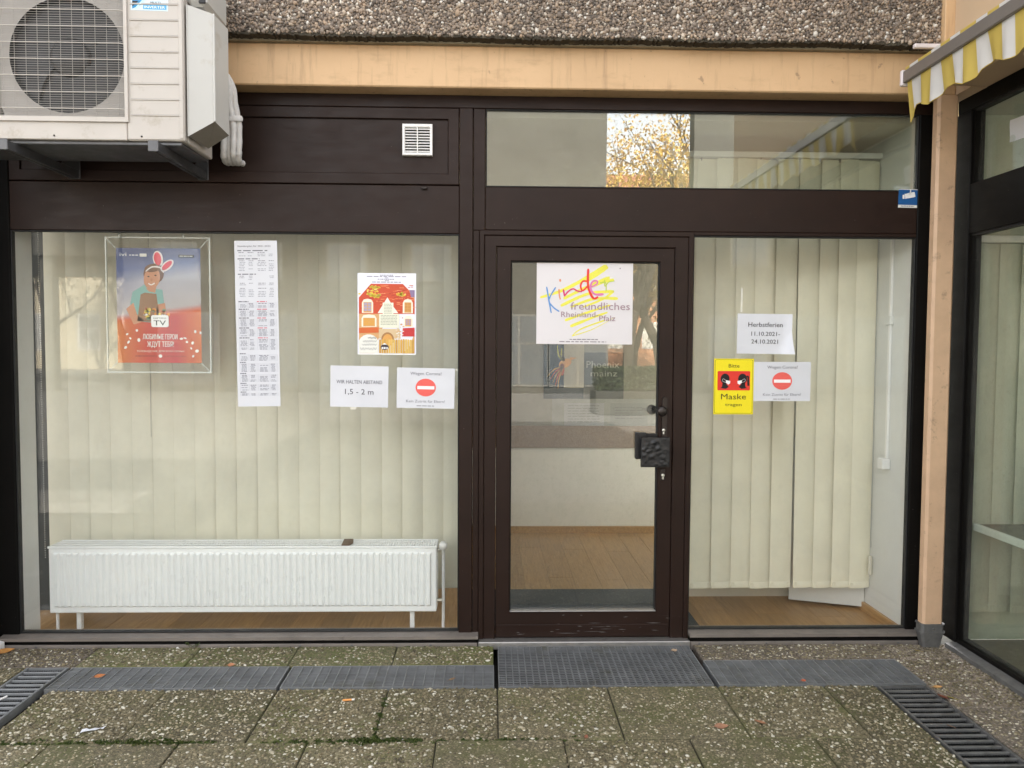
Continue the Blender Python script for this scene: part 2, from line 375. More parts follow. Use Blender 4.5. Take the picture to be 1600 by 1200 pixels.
# ------------------------------------------------------------------ text
_tc = {}
def text2d(s, bold=0.0):
    if (s, bold) in _tc: return _tc[s, bold]
    cu = bpy.data.curves.new('t', 'FONT'); cu.body = s; cu.size = 1; cu.resolution_u = 2; cu.offset = bold
    ob = bpy.data.objects.new('t', cu); me = bpy.data.meshes.new_from_object(ob)
    v = np.array([(p.co.x, p.co.y) for p in me.vertices]) if len(me.vertices) else np.zeros((0, 2)); f = [tuple(p.vertices) for p in me.polygons]
    bpy.data.objects.remove(ob); bpy.data.curves.remove(cu); bpy.data.meshes.remove(me)
    _tc[s, bold] = (v, f); return v, f
CAPH = None
class Sheet:
    """flat printed sheet in a plane; local u to the right, v up, centre 0."""
    def __init__(s, name, cx, cz, w, h, y, rot=0, disp=None, mat=None, n=(14, 10), outline=None, frame=None):
        s.w, s.h, s.cx, s.cz, s.y = w, h, cx, cz, y; s.rot = math.radians(rot); s.disp = disp or (lambda u, v: 0)
        s.frame = frame; b = MB(); mat = mat or m_paper
        if outline: b_front = [(u, v) for u, v in outline]
        nx, nz = n
        if outline is None:
            for layer in (0, -1):
                g = [s.P(-w/2+w*i/nx, -h/2+h*j/nz, layer*2) for j in range(nz+1) for i in range(nx+1)]
                f = [(j*(nx+1)+i, j*(nx+1)+i+1, (j+1)*(nx+1)+i+1, (j+1)*(nx+1)+i) for j in range(nz) for i in range(nx)]
                b.add(g, f, mat, True)
            g = []
            edge = [(-w/2+w*i/nx, -h/2) for i in range(nx)] + [(w/2, -h/2+h*j/nz) for j in range(nz)] + [(w/2-w*i/nx, h/2) for i in range(nx)] + [(-w/2, h/2-h*j/nz) for j in range(nz)]
            k = len(edge); g = [s.P(u, v, 0) for u, v in edge] + [s.P(u, v, -2) for u, v in edge]
            b.add(g, [(i, k+i, k+(i+1) % k, (i+1) % k) for i in range(k)], mat)
        else:
            k = len(outline); g = [s.P(u, v, 0) for u, v in outline] + [s.P(u, v, -2) for u, v in outline]
            b.add(g, [tuple(range(k)), tuple(range(k, 2*k))[::-1]] + [(i, k+i, k+(i+1) % k, (i+1) % k) for i in range(k)], mat)
        s.ob = b.build(name); s.pr = MB(); s.tx = MB()
    def P(s, u, v, layer):
        c, n = math.cos(s.rot), math.sin(s.rot); d = s.disp(u, v) + layer*.00035
        X, Z = u*c - v*n, u*n + v*c
        if s.frame: return s.frame(X, Z, d)
        return (s.cx + X, s.y - d, s.cz + Z)
    def poly(s, pts, col, layer=1, to=None):
        (to or s.pr).add([s.P(u, v, layer) for u, v in pts], [tuple(range(len(pts)))], ink(col)); return s
    def rect(s, u0, v0, u1, v1, col, layer=1):
        n = max(1, int(abs(u1-u0)/.02)); 
        for i in range(n):
            a, b = u0+(u1-u0)*i/n, u0+(u1-u0)*(i+1)/n; s.poly([(a, v0), (b, v0), (b, v1), (a, v1)], col, layer)
        return s
    def ell(s, u, v, a, b, col, layer=1, rot=0, n=18, t0=0, t1=360):
        r = math.radians(rot); pts = []
        for k in range(n if t1-t0 == 360 else n+1):
            t = math.radians(t0+(t1-t0)*k/n); x, y = a*math.cos(t), b*math.sin(t)
            pts.append((u+x*math.cos(r)-y*math.sin(r), v+x*math.sin(r)+y*math.cos(r)))
        if a < .03 or t1-t0 != 360: return s.poly(pts, col, layer)
        V = [s.P(u, v, layer)]+[s.P(u+(p[0]-u)*q/5, v+(p[1]-v)*q/5, layer) for q in range(1, 6) for p in pts]; F = [(0, 1+i, 1+(i+1) % n) for i in range(n)]
        F += [(1+q*n+i, 1+(q+1)*n+i, 1+(q+1)*n+(i+1) % n, 1+q*n+(i+1) % n) for q in range(4) for i in range(n)]
        s.pr.add(V, F, ink(col)); return s
    def ribbon(s, pts, wid, col, layer=1, sub=5, taper=True):
        P = [Vector(p) for p in pts]; Q = []; T = []
        for i in range(len(P)-1):
            a, b, c, d = P[max(i-1, 0)], P[i], P[i+1], P[min(i+2, len(P)-1)]
            for k in range(sub):
                t = k/sub; Q.append(.5*((2*b)+(c-a)*t+(2*a-5*b+4*c-d)*t*t+(3*b-a-3*c+d)*t**3))
        Q.append(P[-1]); n = len(Q); v = []
        ws = wid if hasattr(wid, '__len__') else (wid, wid)
        for i, q in enumerate(Q):
            d = (Q[min(i+1, n-1)]-Q[max(i-1, 0)]); d = d.normalized() if d.length else Vector((1, 0)); nn = Vector((-d.y, d.x))
            t = i/(n-1); w = (ws[0]*(1-t)+ws[-1]*t)*.5*random.uniform(.88, 1.1)
            if taper and (i == 0 or i == n-1): w *= .6
            v += [s.P(*(q+nn*w), layer), s.P(*(q-nn*w), layer)]
        s.pr.add(v, [(2*i, 2*i+1, 2*i+3, 2*i+2) for i in range(n-1)], ink(col)); return s
    def text(s, st, u, v, cap, col, w=None, bold=0.0, layer=3, align='c', rot=0):
        vv, ff = text2d(st, 0)
        if len(vv) == 0: return s
        x0, x1 = vv[:, 0].min(), vv[:, 0].max(); k = cap/.70; kx = k if w is None else w/(x1-x0)
        off = {'c': (x0+x1)/2, 'l': x0, 'r': x1}[align]; r = math.radians(rot)
        pts = [((x-off)*kx, y*k) for x, y in vv]
        for sh in ((-bold*k, bold*k) if bold else (0,)):
            s.tx.add([s.P(u+sh+a*math.cos(r)-b*math.sin(r), v+a*math.sin(r)+b*math.cos(r), layer+(.3 if sh > 0 else 0)) for a, b in pts], ff, ink(col))
        return s
    def lines(s, u0, u1, v, hgt, col, words=4, layer=2):
        """a row of unreadably small print, as word-sized dashes"""
        x = u0
        while x < u1-.002:
            l = min(u1-x, random.uniform(.5, 1.6)*(u1-u0)/words*.7); s.poly([(x, v), (x+l, v), (x+l, v+hgt), (x, v+hgt)], col, layer, s.tx); x += l+(u1-u0)/words*.18
        return s
    def done(s, label, cat, group=None):
        tag(s.ob, label, cat, group)
        if s.pr.v: s.pr.build('print', s.ob)
        if s.tx.v: s.tx.build('lettering', s.ob)
        return s.ob

# ------------------------------------------------------------------ pebbles (vectorised)
_t = (1+5**.5)/2
ICO_V = np.array([(-1, _t, 0), (1, _t, 0), (-1, -_t, 0), (1, -_t, 0), (0, -1, _t), (0, 1, _t), (0, -1, -_t), (0, 1, -_t), (_t, 0, -1), (_t, 0, 1), (-_t, 0, -1), (-_t, 0, 1)])/math.hypot(1, _t)
ICO_F = np.array([(0, 11, 5), (0, 5, 1), (0, 1, 7), (0, 7, 10), (0, 10, 11), (1, 5, 9), (5, 11, 4), (11, 10, 2), (10, 7, 6), (7, 1, 8), (3, 9, 4), (3, 4, 2), (3, 2, 6), (3, 6, 8), (3, 8, 9), (4, 9, 5), (2, 4, 11), (6, 2, 10), (8, 6, 7), (9, 8, 1)])
def scatter(name, P, A, B, Hh, mat, up_axis, parent):
    """P (n,3) centres, semi-axes A,B in plane and Hh along up_axis (2=z, 1=y)"""
    n = len(P); th = RNG.uniform(0, 2*np.pi, n); V = np.repeat(ICO_V[None], n, 0)*RNG.uniform(.85, 1.15, (n, 12, 1))
    a, b, h = V[..., 0]*A[:, None], V[..., 1]*B[:, None], V[..., 2]*Hh[:, None]
    c, s_ = np.cos(th)[:, None], np.sin(th)[:, None]
    p, q = a*c-b*s_, a*s_+b*c
    tilt = RNG.uniform(-.3, .3, (n, 2)); h = h+p*tilt[:, :1]*.5+q*tilt[:, 1:]*.5
    W_ = np.stack([p, q, h], -1) if up_axis == 2 else np.stack([p, h, q], -1)
    W_ = W_ + P[:, None, :]
    F = (ICO_F[None]+12*np.arange(n)[:, None, None]).reshape(-1, 3)
    if up_axis == 1: F = F[:, ::-1]
    me = bpy.data.meshes.new(name); o = P.mean(0); Wf = (W_.reshape(-1, 3)-o).astype(np.float32)
    me.vertices.add(len(Wf)); me.vertices.foreach_set('co', Wf.ravel())
    me.loops.add(F.size); me.loops.foreach_set('vertex_index', F.ravel().astype(np.int32))
    me.polygons.add(len(F)); me.polygons.foreach_set('loop_start', np.arange(0, F.size, 3, dtype=np.int32))
    me.polygons.foreach_set('loop_total', np.full(len(F), 3, dtype=np.int32)); me.polygons.foreach_set('use_smooth', np.ones(len(F), dtype=bool))
    me.update(calc_edges=True); me.materials.append(mat)
    return tag(link(bpy.data.objects.new(name, me), name, parent, tuple(o)), kind='stuff')
def jitter(x0, x1, y0, y1, step, j=.5):
    gx, gy = np.meshgrid(np.arange(x0+step/2, x1, step), np.arange(y0+step/2, y1, step)); gx = gx.ravel(); gy = gy.ravel()
    return gx+RNG.uniform(-j, j, len(gx))*step, gy+RNG.uniform(-j, j, len(gy))*step


# =================================================================== SETTING: ground and paving
def struct(o): return tag(o, kind='structure')
gnd = struct(MB().add([(-150, -160, -.11), (150, -160, -.11), (150, 90, -.11), (-150, 90, -.11)], [(0, 1, 2, 3)], m_dirt).build('ground'))
m_plaza = pm('plaza_cobbles', (.22, .21, .195), .85, var=.5, vs=4, bmp=.6, bs=12)
plaza = struct(MB().box(-90, 90, -120, -3.56, -.1, 0, m_plaza).build('plaza'))
pav = empty('pavement', (0, 0, 0), kind='structure')
SLABS = []
def slab(x0, x1, y0, y1, pink=False, moss=False):
    g = .0026
    dz = random.uniform(-.002, .0025)
    b = MB().box(x0+g, x1-g, y0+g, y1-g, -.10, dz, m_slab_moss if moss else m_slab_pink if pink else m_slab, .004)
    b.build('paving_slab', pav); SLABS.append((x0+g, x1-g, y0+g, y1-g, moss or pink))
# strip between the shopfront and the gratings
for a, b in ((-1.97, -1.455), (-1.455, -.965), (-.965, -.47), (-.47, .022)): slab(a, b, -.285, -.045, moss=True)
for a, b in ((1.045, 1.534), (1.534, 2.03)): slab(a, b, -.245, -.045, True)
slab(-2.52, -1.97, -.285, -.045, True)
slab(2.03, 2.40, -.245, -.06, True)
# first row in front of the gratings, half-offset second row, then further rows towards the viewer
def row(xs, y0, y1):
    for a, b in zip(xs, xs[1:]): slab(a, b, y0, y1)
row([-1.945, -1.43, -.94, -.45, .036, .53, 1.03, 1.514, 1.752], -1.0, -.535)
row([-1.945, -1.68, -1.19, -.70, -.205, .29, .784, 1.275, 1.752], -1.49, -1.0)
row([-1.945, -1.43, -.94, -.45, .036, .53, 1.03, 1.514, 1.752], -1.98, -1.49)
row([-1.945, -1.68, -1.19, -.70, -.205, .29, .784, 1.275, 1.752], -2.47, -1.98)
row([-1.945, -1.43, -.94, -.45, .036, .53, 1.03, 1.514, 1.752], -3.0, -2.47)
row([-1.945, -1.68, -1.19, -.70, -.205, .29, .784, 1.275, 1.752], -3.55, -3.0)
for y0, y1 in ((-.76, -.245), (-1.27, -.76), (-1.78, -1.27), (-2.3, -1.78), (-2.9, -2.3), (-3.55, -2.9)): slab(1.995, 2.36, y0, y1, True)
for y0, y1 in ((-.80, -.285), (-1.31, -.80), (-1.82, -1.31), (-2.4, -1.82), (-3.55, -2.4)): slab(-2.52, -2.19, y0, y1)
slab(-1.98, -1.945, -3.55, -1.7); slab(-2.19, -1.98, -3.55, -1.7); slab(1.752, 1.995, -3.55, -2.0)
jf = MB(); m_joint = pm('joint_sand', (.050, .045, .030), .95, var=.4, vs=25, bmp=.6, grime=((.06, .08, .02), 5, .55))
for d in ((-1.96, .015, -.283, -.05), (1.05, 2.38, -.243, -.05), (-2.5, -1.97, -.283, -.05), (-1.94, 1.748, -3.54, -.54), (2.0, 2.36, -3.54, -.26), (-2.5, -2.195, -3.54, -.29)): jf.box(*d, -.105, -.009, m_joint)
jf.build('joint_fill', pav)
# exposed stones, bedded in the slabs
Xs, Ys, As = [], [], []
for x0, x1, y0, y1, pk in SLABS:
    if y1 < -1.75: continue
    y0 = max(y0, -1.75)
    px, py = jitter(x0+.006, x1-.006, y0+.006, y1-.006, .0105, .55)
    keep = RNG.uniform(0, 1, len(px)) < (.62 if not pk else .5)
    Xs.append(px[keep]); Ys.append(py[keep])
px, py = np.concatenate(Xs), np.concatenate(Ys); n = len(px)
A_ = RNG.gamma(7, .00054, n)+.0015
P_ = np.stack([px, py, np.full(n, .0004)+RNG.uniform(-.0008, .001, n)], 1)
scatter('stones', P_, A_*RNG.uniform(1, 1.5, n), A_*RNG.uniform(.7, 1, n), A_*.42+.0006, m_peb_g, 2, pav)
# moss in the joints
mv = MB()
def tuft(x, y, r, h):
    for k in range(14):
        a = random.uniform(0, 6.28); d = r*random.random()**.6; X, Y = x+d*math.cos(a), y+d*math.sin(a)*.45; s = random.uniform(.003, .007); z = h*random.uniform(.3, 1)*(1-.7*d/r)
        b = random.uniform(0, 6.28); dx, dy = s*math.cos(b), s*math.sin(b)
        mv.add([(X-dx, Y-dy, -.002), (X+dx, Y+dy, -.002), (X+dx*.4, Y+dy*.4+s*.5, z), (X-dx*.4, Y-dy*.4, z*.9)], [(0, 1, 2, 3)], m_moss)
for k in range(340):
    x = random.uniform(-1.9, .35)
    dens = .5+.5*math.sin(x*6.1+1.4)*math.sin(x*2.3)
    if random.random() < dens: tuft(x, -1.0+random.gauss(0, .009), random.uniform(.008, .02), random.uniform(.005, .012))
for k in range(60): tuft(random.gauss(-1.33, .12), -1.0+random.gauss(0, .016), .02, .012)
for k in range(36): tuft(random.gauss(-.44, .035), -1.0+random.gauss(0, .014), .02, .013)
for k in range(50): tuft(-1.43+random.gauss(0, .006)+.0, random.uniform(-1.6, -1.05), .012, .007)
for k in range(40): tuft(random.uniform(-1.6, .2), -.045+random.gauss(0, .004), .012, .008)
for k in range(24): tuft(-.45+random.gauss(0, .005), random.uniform(-.98, -.62), .012, .006)
tag(mv.build('moss'), label='green moss growing along the paving joints', cat='moss', kind='stuff')
# small weed at the foot of the sill
wd = MB()
for k in range(9):
    a = random.uniform(-.9, .9); x0 = -1.51+random.uniform(-.03, .05); l = random.uniform(.02, .045)
    x1, z1 = x0+l*math.sin(a), .004+l*.5*math.cos(a); y = -.05+random.uniform(-.012, .004)
    wd.tube([(x0, y, 0), ((x0+x1)/2, y-.003, z1*.7), (x1, y-.006, z1)], [.0008, .0008, .0005], m_moss, 4)
    wd.add([(x1-.006, y-.006, z1-.002), (x1, y-.012, z1+.001), (x1+.007, y-.006, z1+.003), (x1, y-.001, z1+.005)], [(0, 1, 2, 3)], m_moss)
tag(wd.build('weed_plant'), 'small green weed sprouting at the foot of the long window sill', 'plant')

# =================================================================== the shop building
B = empty('shop_building', (0, 0, 0), 'shop building with dark brown window front under peach beam and pebbled concrete band', 'building')
# pebbled concrete band, beam, mass above
fa = MB().box(-6, 2.165, -.188, .4, 3.012, 3.95, m_fasmat); fa.build('concrete_band', B)
ed = MB()
xs = np.linspace(-4, 2.165, 620)
for i in range(len(xs)-1):
    h = .017+.003*math.sin(xs[i]*7)+random.uniform(-.004, .004)
    ed.box(xs[i], xs[i+1], -.190+random.uniform(-.002, .003), -.13, 3.010-h, 3.0125, m_edge)
ed.build('band_edge', B)
MB().box(-6, 2.165, -.13, .1, 2.987, 3.011, m_under).build('band_underside', B)
px, pz = jitter(-3.0, 2.16, 3.003, 3.34, .0098, .5); n = len(px); A_ = RNG.gamma(8, .0007, n)+.0016
P_ = np.stack([px, np.full(n, -.190)+RNG.uniform(-.003, .002, n), pz], 1)
scatter('pebbles', P_, A_*RNG.uniform(1, 1.4, n), A_*RNG.uniform(.8, 1, n), A_*.75, m_peb_f, 1, B)
bm_ = MB().box(-6, 2.30, -.11, .25, 2.786, 2.986, m_peach, .006); bm_.build('lintel_beam', B)
MB().box(-3.5, 2.3, -.10, 9, 3.951, 7.4, m_wallcream).build('upper_wall', B)
# brown frame work: built as separate bars
FY = 0.0
fr = B
bx('top_rail', fr, m_brown, -2.46, 2.285, .0, .034, 2.722, 2.785, b=.003)
bx('jamb', fr, m_black, -2.60, -2.392, -.002, .034, .03, 2.7215, b=.004)
bx('jamb', fr, m_black, 2.184, 2.285, -.002, .034, .03, 2.7215, b=.004)
bx('mullion', fr, m_brown, -.160, -.092, -.004, .034, .03, 2.7215, b=.003)
bx('mullion', fr, m_brown, -.0905, -.030, .002, .034, 2.116, 2.7215, b=.003)
bx('mullion', fr, m_brown, -.0905, -.0585, .002, .034, .03, 2.1155, b=.003)
bx('transom_bar', fr, m_brown, -2.3915, -.1605, .004, .034, 2.0975, 2.338, b=.003)
bx('transom_bar', fr, m_brown, -.0295, 2.1835, .003, .034, 2.118, 2.3335, b=.003)
bx('transom_bar', fr, m_brown, 1.0325, 2.1835, .003, .034, 2.1005, 2.1175, b=.002)
bx('small_bolt', fr, m_knob, -.352, -.322, -.014, .004, 2.316, 2.327, b=.003)
# opaque panel, upper left
pn = empty('panel_window', (-1.27, .02, 2.34), parent=B)
MB().mitre(-2.388, -.1625, 2.3405, 2.7195, .055, .055, .055, .055, -.003, .034, m_brown).build('frame', pn)
MB().box(-2.332, -.219, .010, .03, 2.397, 2.663, m_brown, .0).build('panel', pn)
# transom window, upper right
tw = empty('transom_window', (1.07, .02, 2.334), parent=B)
g = MB(); g.mitre(-.0285, 2.1835, 2.3345, 2.7215, .006, .006, .006, .006, .006, .034, m_gasket, .002); g.build('gasket', tw)
MB().box(-.022, 2.177, .018, .026, 2.341, 2.715, m_glass_tr).build('pane', tw)
# long left window
lw = empty('display_window', (-1.28, .02, .06), parent=B)
g = MB(); g.mitre(-2.3915, -.1605, .056, 2.0965, .006, .006, .006, .006, .006, .034, m_gasket, .002); g.build('gasket', lw)
MB().box(-2.387, -.165, .018, .026, .062, 2.091, m_glass).build('pane', lw)
s = MB().prism([(-.052, .034), (-.052, .050), (.06, .0565), (.06, .034)], 'x', -2.47, -.058, m_sill); s.build('window_sill', lw)
s = MB().box(-2.47, -.062, -.036, .0, -.05, .0338, m_black); s.build('sill_gap_strip', lw)
s = MB().box(-2.47, -.062, -.050, -.0365, -.03, .014, m_sill, .003); s.build('flashing', lw)
scr = MB().lathe([(0, -.002), (.006, -.002), (.006, 0)], (0, 0, 0), 'y', m_galv_dark, 8).mesh('screw')
for x in (-2.28, -1.87, -1.32, -.96, -.70, -.30): inst(scr, 'screw', lw, (x, -.0505, .006))
# right-hand window
rw = empty('side_window', (1.6, .02, .07), parent=B)
g = MB(); g.mitre(1.0325, 2.1835, .060, 2.1, .006, .006, .006, .006, .006, .034, m_gasket, .002); g.build('gasket', rw)
MB().box(1.037, 2.178, .018, .026, .065, 2.096, m_glass).build('pane', rw)
s = MB().prism([(-.052, .038), (-.052, .054), (.06, .0600), (.06, .038)], 'x', 1.032, 2.29, m_sill); s.build('window_sill', rw)
MB().box(1.036, 2.23, -.036, .0, -.05, .0378, m_black).build('sill_gap_strip', rw)
MB().box(1.036, 2.23, -.050, -.0365, -.03, .014, m_sill, .003).build('flashing', rw)
for x in (1.08, 1.43, 1.78, 2.12): inst(scr, 'screw', rw, (x, -.0505, .006))
# door
D = empty('entrance_door', (.485, .02, 0), parent=B)
MB().mitre(-.058, 1.032, .0, 2.1155, .025, .025, .025, .0, -.010, .05, m_brown).build('outer_frame', D)
MB().mitre(-.0325, 1.0065, .0, 2.090, .060, .068, .055, .0, -.005, .05, m_brown).build('door_frame', D)
MB().mitre(.0295, .9365, .022, 2.0335, .073, .073, .070, .136, .001, .045, m_brown).build('door_leaf', D)
g = MB(); g.mitre(.1030, .8630, .1585, 1.963, .005, .005, .005, .005, .008, .04, m_gasket, .002); g.build('gasket', D)
MB().box(.106, .860, .020, .028, .162, 1.960, m_glass_door).build('pane', D)
bx('glazing_bead', D, m_alu, .1035, .8625, -.006, .03, .1590, .1640, b=.002)
bx('kick_rail', D, m_brown, .034, .932, -.0035, .001, .030, .092, b=.002)
bx('threshold', D, m_alu, -.058, 1.034, -.055, .06, -.02, .0195, b=.004)
scx = MB(); m_scr = pm('bare_scratch', (.11, .10, .095), .5)
rs_ = random.Random(3)
for k in range(26):
    x = rs_.gauss(.55, .22); z = rs_.choice([.094, .090, .060, .050, .135])+rs_.gauss(0, .006)
    if not .05 < x < .92 or not .034 < z < .15: continue
    yy = -.0042 if .031 < z < .0915 else .0003
    l = rs_.expovariate(40)+.006; h = rs_.uniform(.0005, .0022); d = rs_.uniform(-.003, .003)
    scx.add([(x, yy, z), (x+l*.4, yy, z-h+d*.4), (x+l, yy, z+d), (x+l*.5, yy, z+h+d*.5)], [(0, 1, 2, 3)], m_scr)
tag(scx.build('paint_scratches', D), kind='stuff')
# lever plate with knob and lock cylinders
o = [( .893+.0125*math.cos(a), 1.262+.0125*math.sin(a)) for a in np.linspace(0, math.pi, 9)]+[(.893+.0125*math.cos(a), 1.06+.0125*math.sin(a)) for a in np.linspace(math.pi, 2*math.pi, 9)]
pl = MB().prism(o, 'y', -.012, .0009, m_knob); lock = pl.build('lock_plate', D)
kb = MB().lathe([(.0, -.052), (.016, -.051), (.0245, -.045), (.027, -.036), (.022, -.028), (.010, -.022), (.009, -.0)], (.872, -.012, 1.205), 'y', m_knob, 20); kb.build('knob', D)
kb2 = MB().lathe([(.0, .030), (.018, .028), (.027, .02), (.024, .01), (.010, .004), (.009, -.0)], (.842, .046, 1.205), 'y', m_iron, 18); kb2.build('knob', D)
MB().tube([(.80, .078, 1.205), (.842, .078, 1.205)], .0045, m_alu, 8).build('inner_lever', D)
def keyhole(z):
    k = MB().lathe([(0, -.016), (.0075, -.016), (.0085, -.014), (.0085, 0)], (.889, 0, z), 'y', m_nickel, 14)
    k.box(.8850, .8930, -.0155, .0, z-.021, z-.005, m_nickel, .002); k.box(.8884, .8896, -.0167, -.0158, z-.004, z+.004, m_gasket); k.build('lock_cylinder', D)
keyhole(1.105); keyhole(.872)
bx('lock_plate', D, m_knob, .876, .902, -.004, .0009, .845, .902, b=.002)
# square cast pull plate, with its back plate
bpz = MB().box(.745, .80, -.02, .0185, .956, 1.092, m_iron, .003); bpz.box(.752, .86, .0, .0185, .962, 1.086, m_iron); bpz.build('pull_back', D)
nx = 26; hm = np.zeros((nx+1, nx+1))
for k in range(150):
    cx, cz, r, h = random.random()*nx, random.random()*nx, random.uniform(1.2, 3.2), random.uniform(-.004, .005)
    gx, gz = np.meshgrid(np.arange(nx+1), np.arange(nx+1)); q = ((gx-cx)/r)**2+((gz-cz)/(r*.7))**2; hm += np.where(q < 1, h*(1-q), 0)
pp = MB(); x0, x1, z0, z1 = .765, .908, .922, 1.072
v = [(x0+(x1-x0)*i/nx, -.066+(0 if i in (0, nx) or j in (0, nx) else -abs(hm[j, i])*.9), z0+(z1-z0)*j/nx) for j in range(nx+1) for i in range(nx+1)]
pp.add(v, [(j*(nx+1)+i, j*(nx+1)+i+1, (j+1)*(nx+1)+i+1, (j+1)*(nx+1)+i) for j in range(nx) for i in range(nx)], m_iron, True)
pp.prism([(x0, z0), (x1, z0), (x1, z1), (x0, z1)], 'y', -.0655, -.045, m_iron); pp.box(.86, .90, -.045, .001, .96, 1.03, m_iron); pp.build('pull_plate', D)

# =================================================================== interior of the shop
def wall(name, mat, *d): return struct(MB().box(*d, mat).build(name))
# floor of oak laminate planks
fl = struct(MB().box(-3.4, 2.30, .06, 3.0, -.06, -.012, m_dirt).build('interior_floor'))
for i in range(35):
    x = -3.3+.164*i; y0 = .062; y1 = .062+((i*.47) % 1.0)+.25
    while y0 < 2.36:
        MB().box(x-.0815, x+.0815, y0, min(y1, 2.368)-.001, -.011, 0, m_oak, .0012).build('floor_plank', fl); y0, y1 = y1, y1+1.24
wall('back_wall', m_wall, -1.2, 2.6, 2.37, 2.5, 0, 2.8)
wall('upper_back_wall', pm('reflection_dimmed_greige', (.25, .24, .21), .8, var=.1, vs=3), -1.19, 2.19, 2.3662, 2.3697, .8885, 2.73)  # greige deepened to stand in for dark reflections in the door glass
wall('dark_back_wall', m_darkroom, -3.6, -1.2, 2.37, 2.5, 0, 2.8)  # colour holds the darkness of the unlit left end of the room
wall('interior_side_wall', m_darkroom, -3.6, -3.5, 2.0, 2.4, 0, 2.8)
wall('interior_side_wall', m_wall, 2.195, 2.32, .036, .72, 0, 2.8)
wall('light_opening_parapet', m_wall, 2.195, 2.32, .72, 2.37, 0, .45)  # low wall under a side opening added to let skylight into the hall
wall('light_opening_parapet', m_wall, -3.6, -3.5, .6, 2.0, 0, .45)  # second added opening above this one, also for skylight
struct(MB().box(-3.6, 2.2, .08, .72, 2.70, 2.78, m_ceil).build('ceiling')); struct(MB().box(-3.6, 2.2, .72, 2.37, 2.735, 2.80, m_ceil).build('ceiling_panel'))
wall('side_light_screen', m_wallcream, 1.14, 2.194, .72, .76, 0, 2.69)  # added screen: stops side daylight behind the right blind, bounces front light
wall('gap_shade_sheet', m_darkroom, -3.3, -2.40, .52, .56, 0, 2.69)  # near-black sheet added for the shade in the gap beside the blind
wall('pier', m_wall, -2.52, -2.405, .036, .205, 0, 2.7)
sk = struct(MB().box(-1.2, 2.19, 2.345, 2.3695, 0, .055, m_oak).build('skirting')); struct(MB().box(2.178, 2.1945, .064, 2.34, 0, .05, m_oak).build('skirting_side'))
tag(MB().box(-1.2, 2.19, 2.35, 2.3695, .705, .888, m_oak_grey, .003).build('dado_board'), 'grey-brown wooden rub board along the back wall behind the door glass', 'board')
mt = tag(MB().box(-.15, 1.15, .16, .84, 0, .012, m_mat, .004).build('door_mat'), 'dark grey door mat just inside the glazed door', 'mat')

# =================================================================== wing on the right
Wg = empty('wing_building', (2.38, -.1, 0), 'side wing with black framed shop windows meeting the peach corner post', 'building')
WX = 2.38
bx('wing_beam', Wg, m_peach_wing, 2.212, 6, -3.1, -.225, 2.79, 3.9, b=.004)
bx('corner_strip', Wg, m_peach, 2.1665, 2.30, -.2245, -.12, 2.987, 3.9, b=.003)
bx('wing_beam_end', Wg, m_peach_wing, 2.3005, 6, -.2245, .25, 2.786, 3.9)
bx('top_rail', Wg, m_black, WX, WX+.07, -3.0, .0, 2.715, 2.7895, b=.003)
bx('jamb', Wg, m_black, WX-.004, WX+.07, -.118, .03, .03, 2.7145, b=.004)
bx('mullion', Wg, m_black, WX-.002, WX+.07, -2.5, -2.38, .03, 2.7145, b=.003)
bx('transom_bar', Wg, m_black, WX-.001, WX+.07, -2.3795, -.1185, 2.102, 2.348, b=.003)
bx('bottom_rail', Wg, m_black, WX+.004, WX+.07, -2.3795, -.1185, .03, .052, b=.003)
s = MB().prism([(WX-.042, .0), (WX-.042, .022), (WX+.01, .034), (WX+.06, .034), (WX+.06, .0)], 'y', -3.0, -.10, m_galv_dark); s.build('window_sill', Wg)
s = MB().box(WX-.036, WX-.0, -3.0, -.11, -.04, .0005, m_black); s.build('sill_gap_strip', Wg)
for nm, z0, z1 in (('lower_window', .052, 2.102), ('upper_window', 2.348, 2.715)):
    w_ = empty(nm, (WX, -1.2, z0), parent=Wg)
    MB().box(WX+.030, WX+.038, -2.378, -.120, z0, z1, m_glass_wing).build('pane', w_)
    g = MB().box(WX+.01, WX+.045, -.132, -.1187, z0+.002, z1-.002, m_black); g.box(WX+.01, WX+.045, -2.3785, -.1325, z1-.012, z1-.0005, m_gasket); g.build('glazing_bead', w_)
# inside the wing
wall('wing_partition', pm('pale_green_wall', (.50, .53, .44), .8, var=.06, vs=3), 2.46, 5.0, .0, .10, 0, 2.77)
wall('wing_back_wall', m_wallcream, 4.4, 4.5, -3.0, 0, 0, 2.77)
struct(MB().box(2.45, 4.5, -3.0, 0, -.05, -.002, pm('brown_linoleum', (.15, .12, .075), .5, var=.15, vs=4)).build('wing_floor'))
struct(MB().box(2.45, 4.5, -3.0, 0.05, 2.725, 2.785, m_ceil).build('wing_ceiling'))
# left wing, only its corner shows
Lg = empty('corner_building', (-2.5, -.1, 0), 'black framed corner of the neighbouring wing at the left picture edge', 'building')
bx('jamb', Lg, m_black, -2.62, -2.50, -.16, .0, .03, 2.785, b=.004)
bx('post_panel', Lg, m_black, -2.62, -2.54, -.42, -.16, .03, 2.785, b=.004)
bx('wing_beam', Lg, m_peach_wing, -4, -2.47, -.5, -.115, 2.79, 2.985)
s = MB().prism([(-2.432, .0), (-2.432, .036), (-2.47, .048), (-2.56, .048), (-2.56, 0)], 'y', -.42, -.056, m_plastic); s.build('window_sill', Lg)
hd = MB().tube([(-2.53, -.10, .30), (-2.50, -.13, .30), (-2.478, -.20, .285), (-2.475, -.30, .27)], [.008, .009, .012, .010], m_alu, 10); hd.build('handle', Lg)
h2 = MB().tube([(-2.50, -.10, .17), (-2.488, -.12, .15), (-2.486, -.13, .10)], [.003, .010, .012], m_plastic, 8); h2.build('latch', Lg)
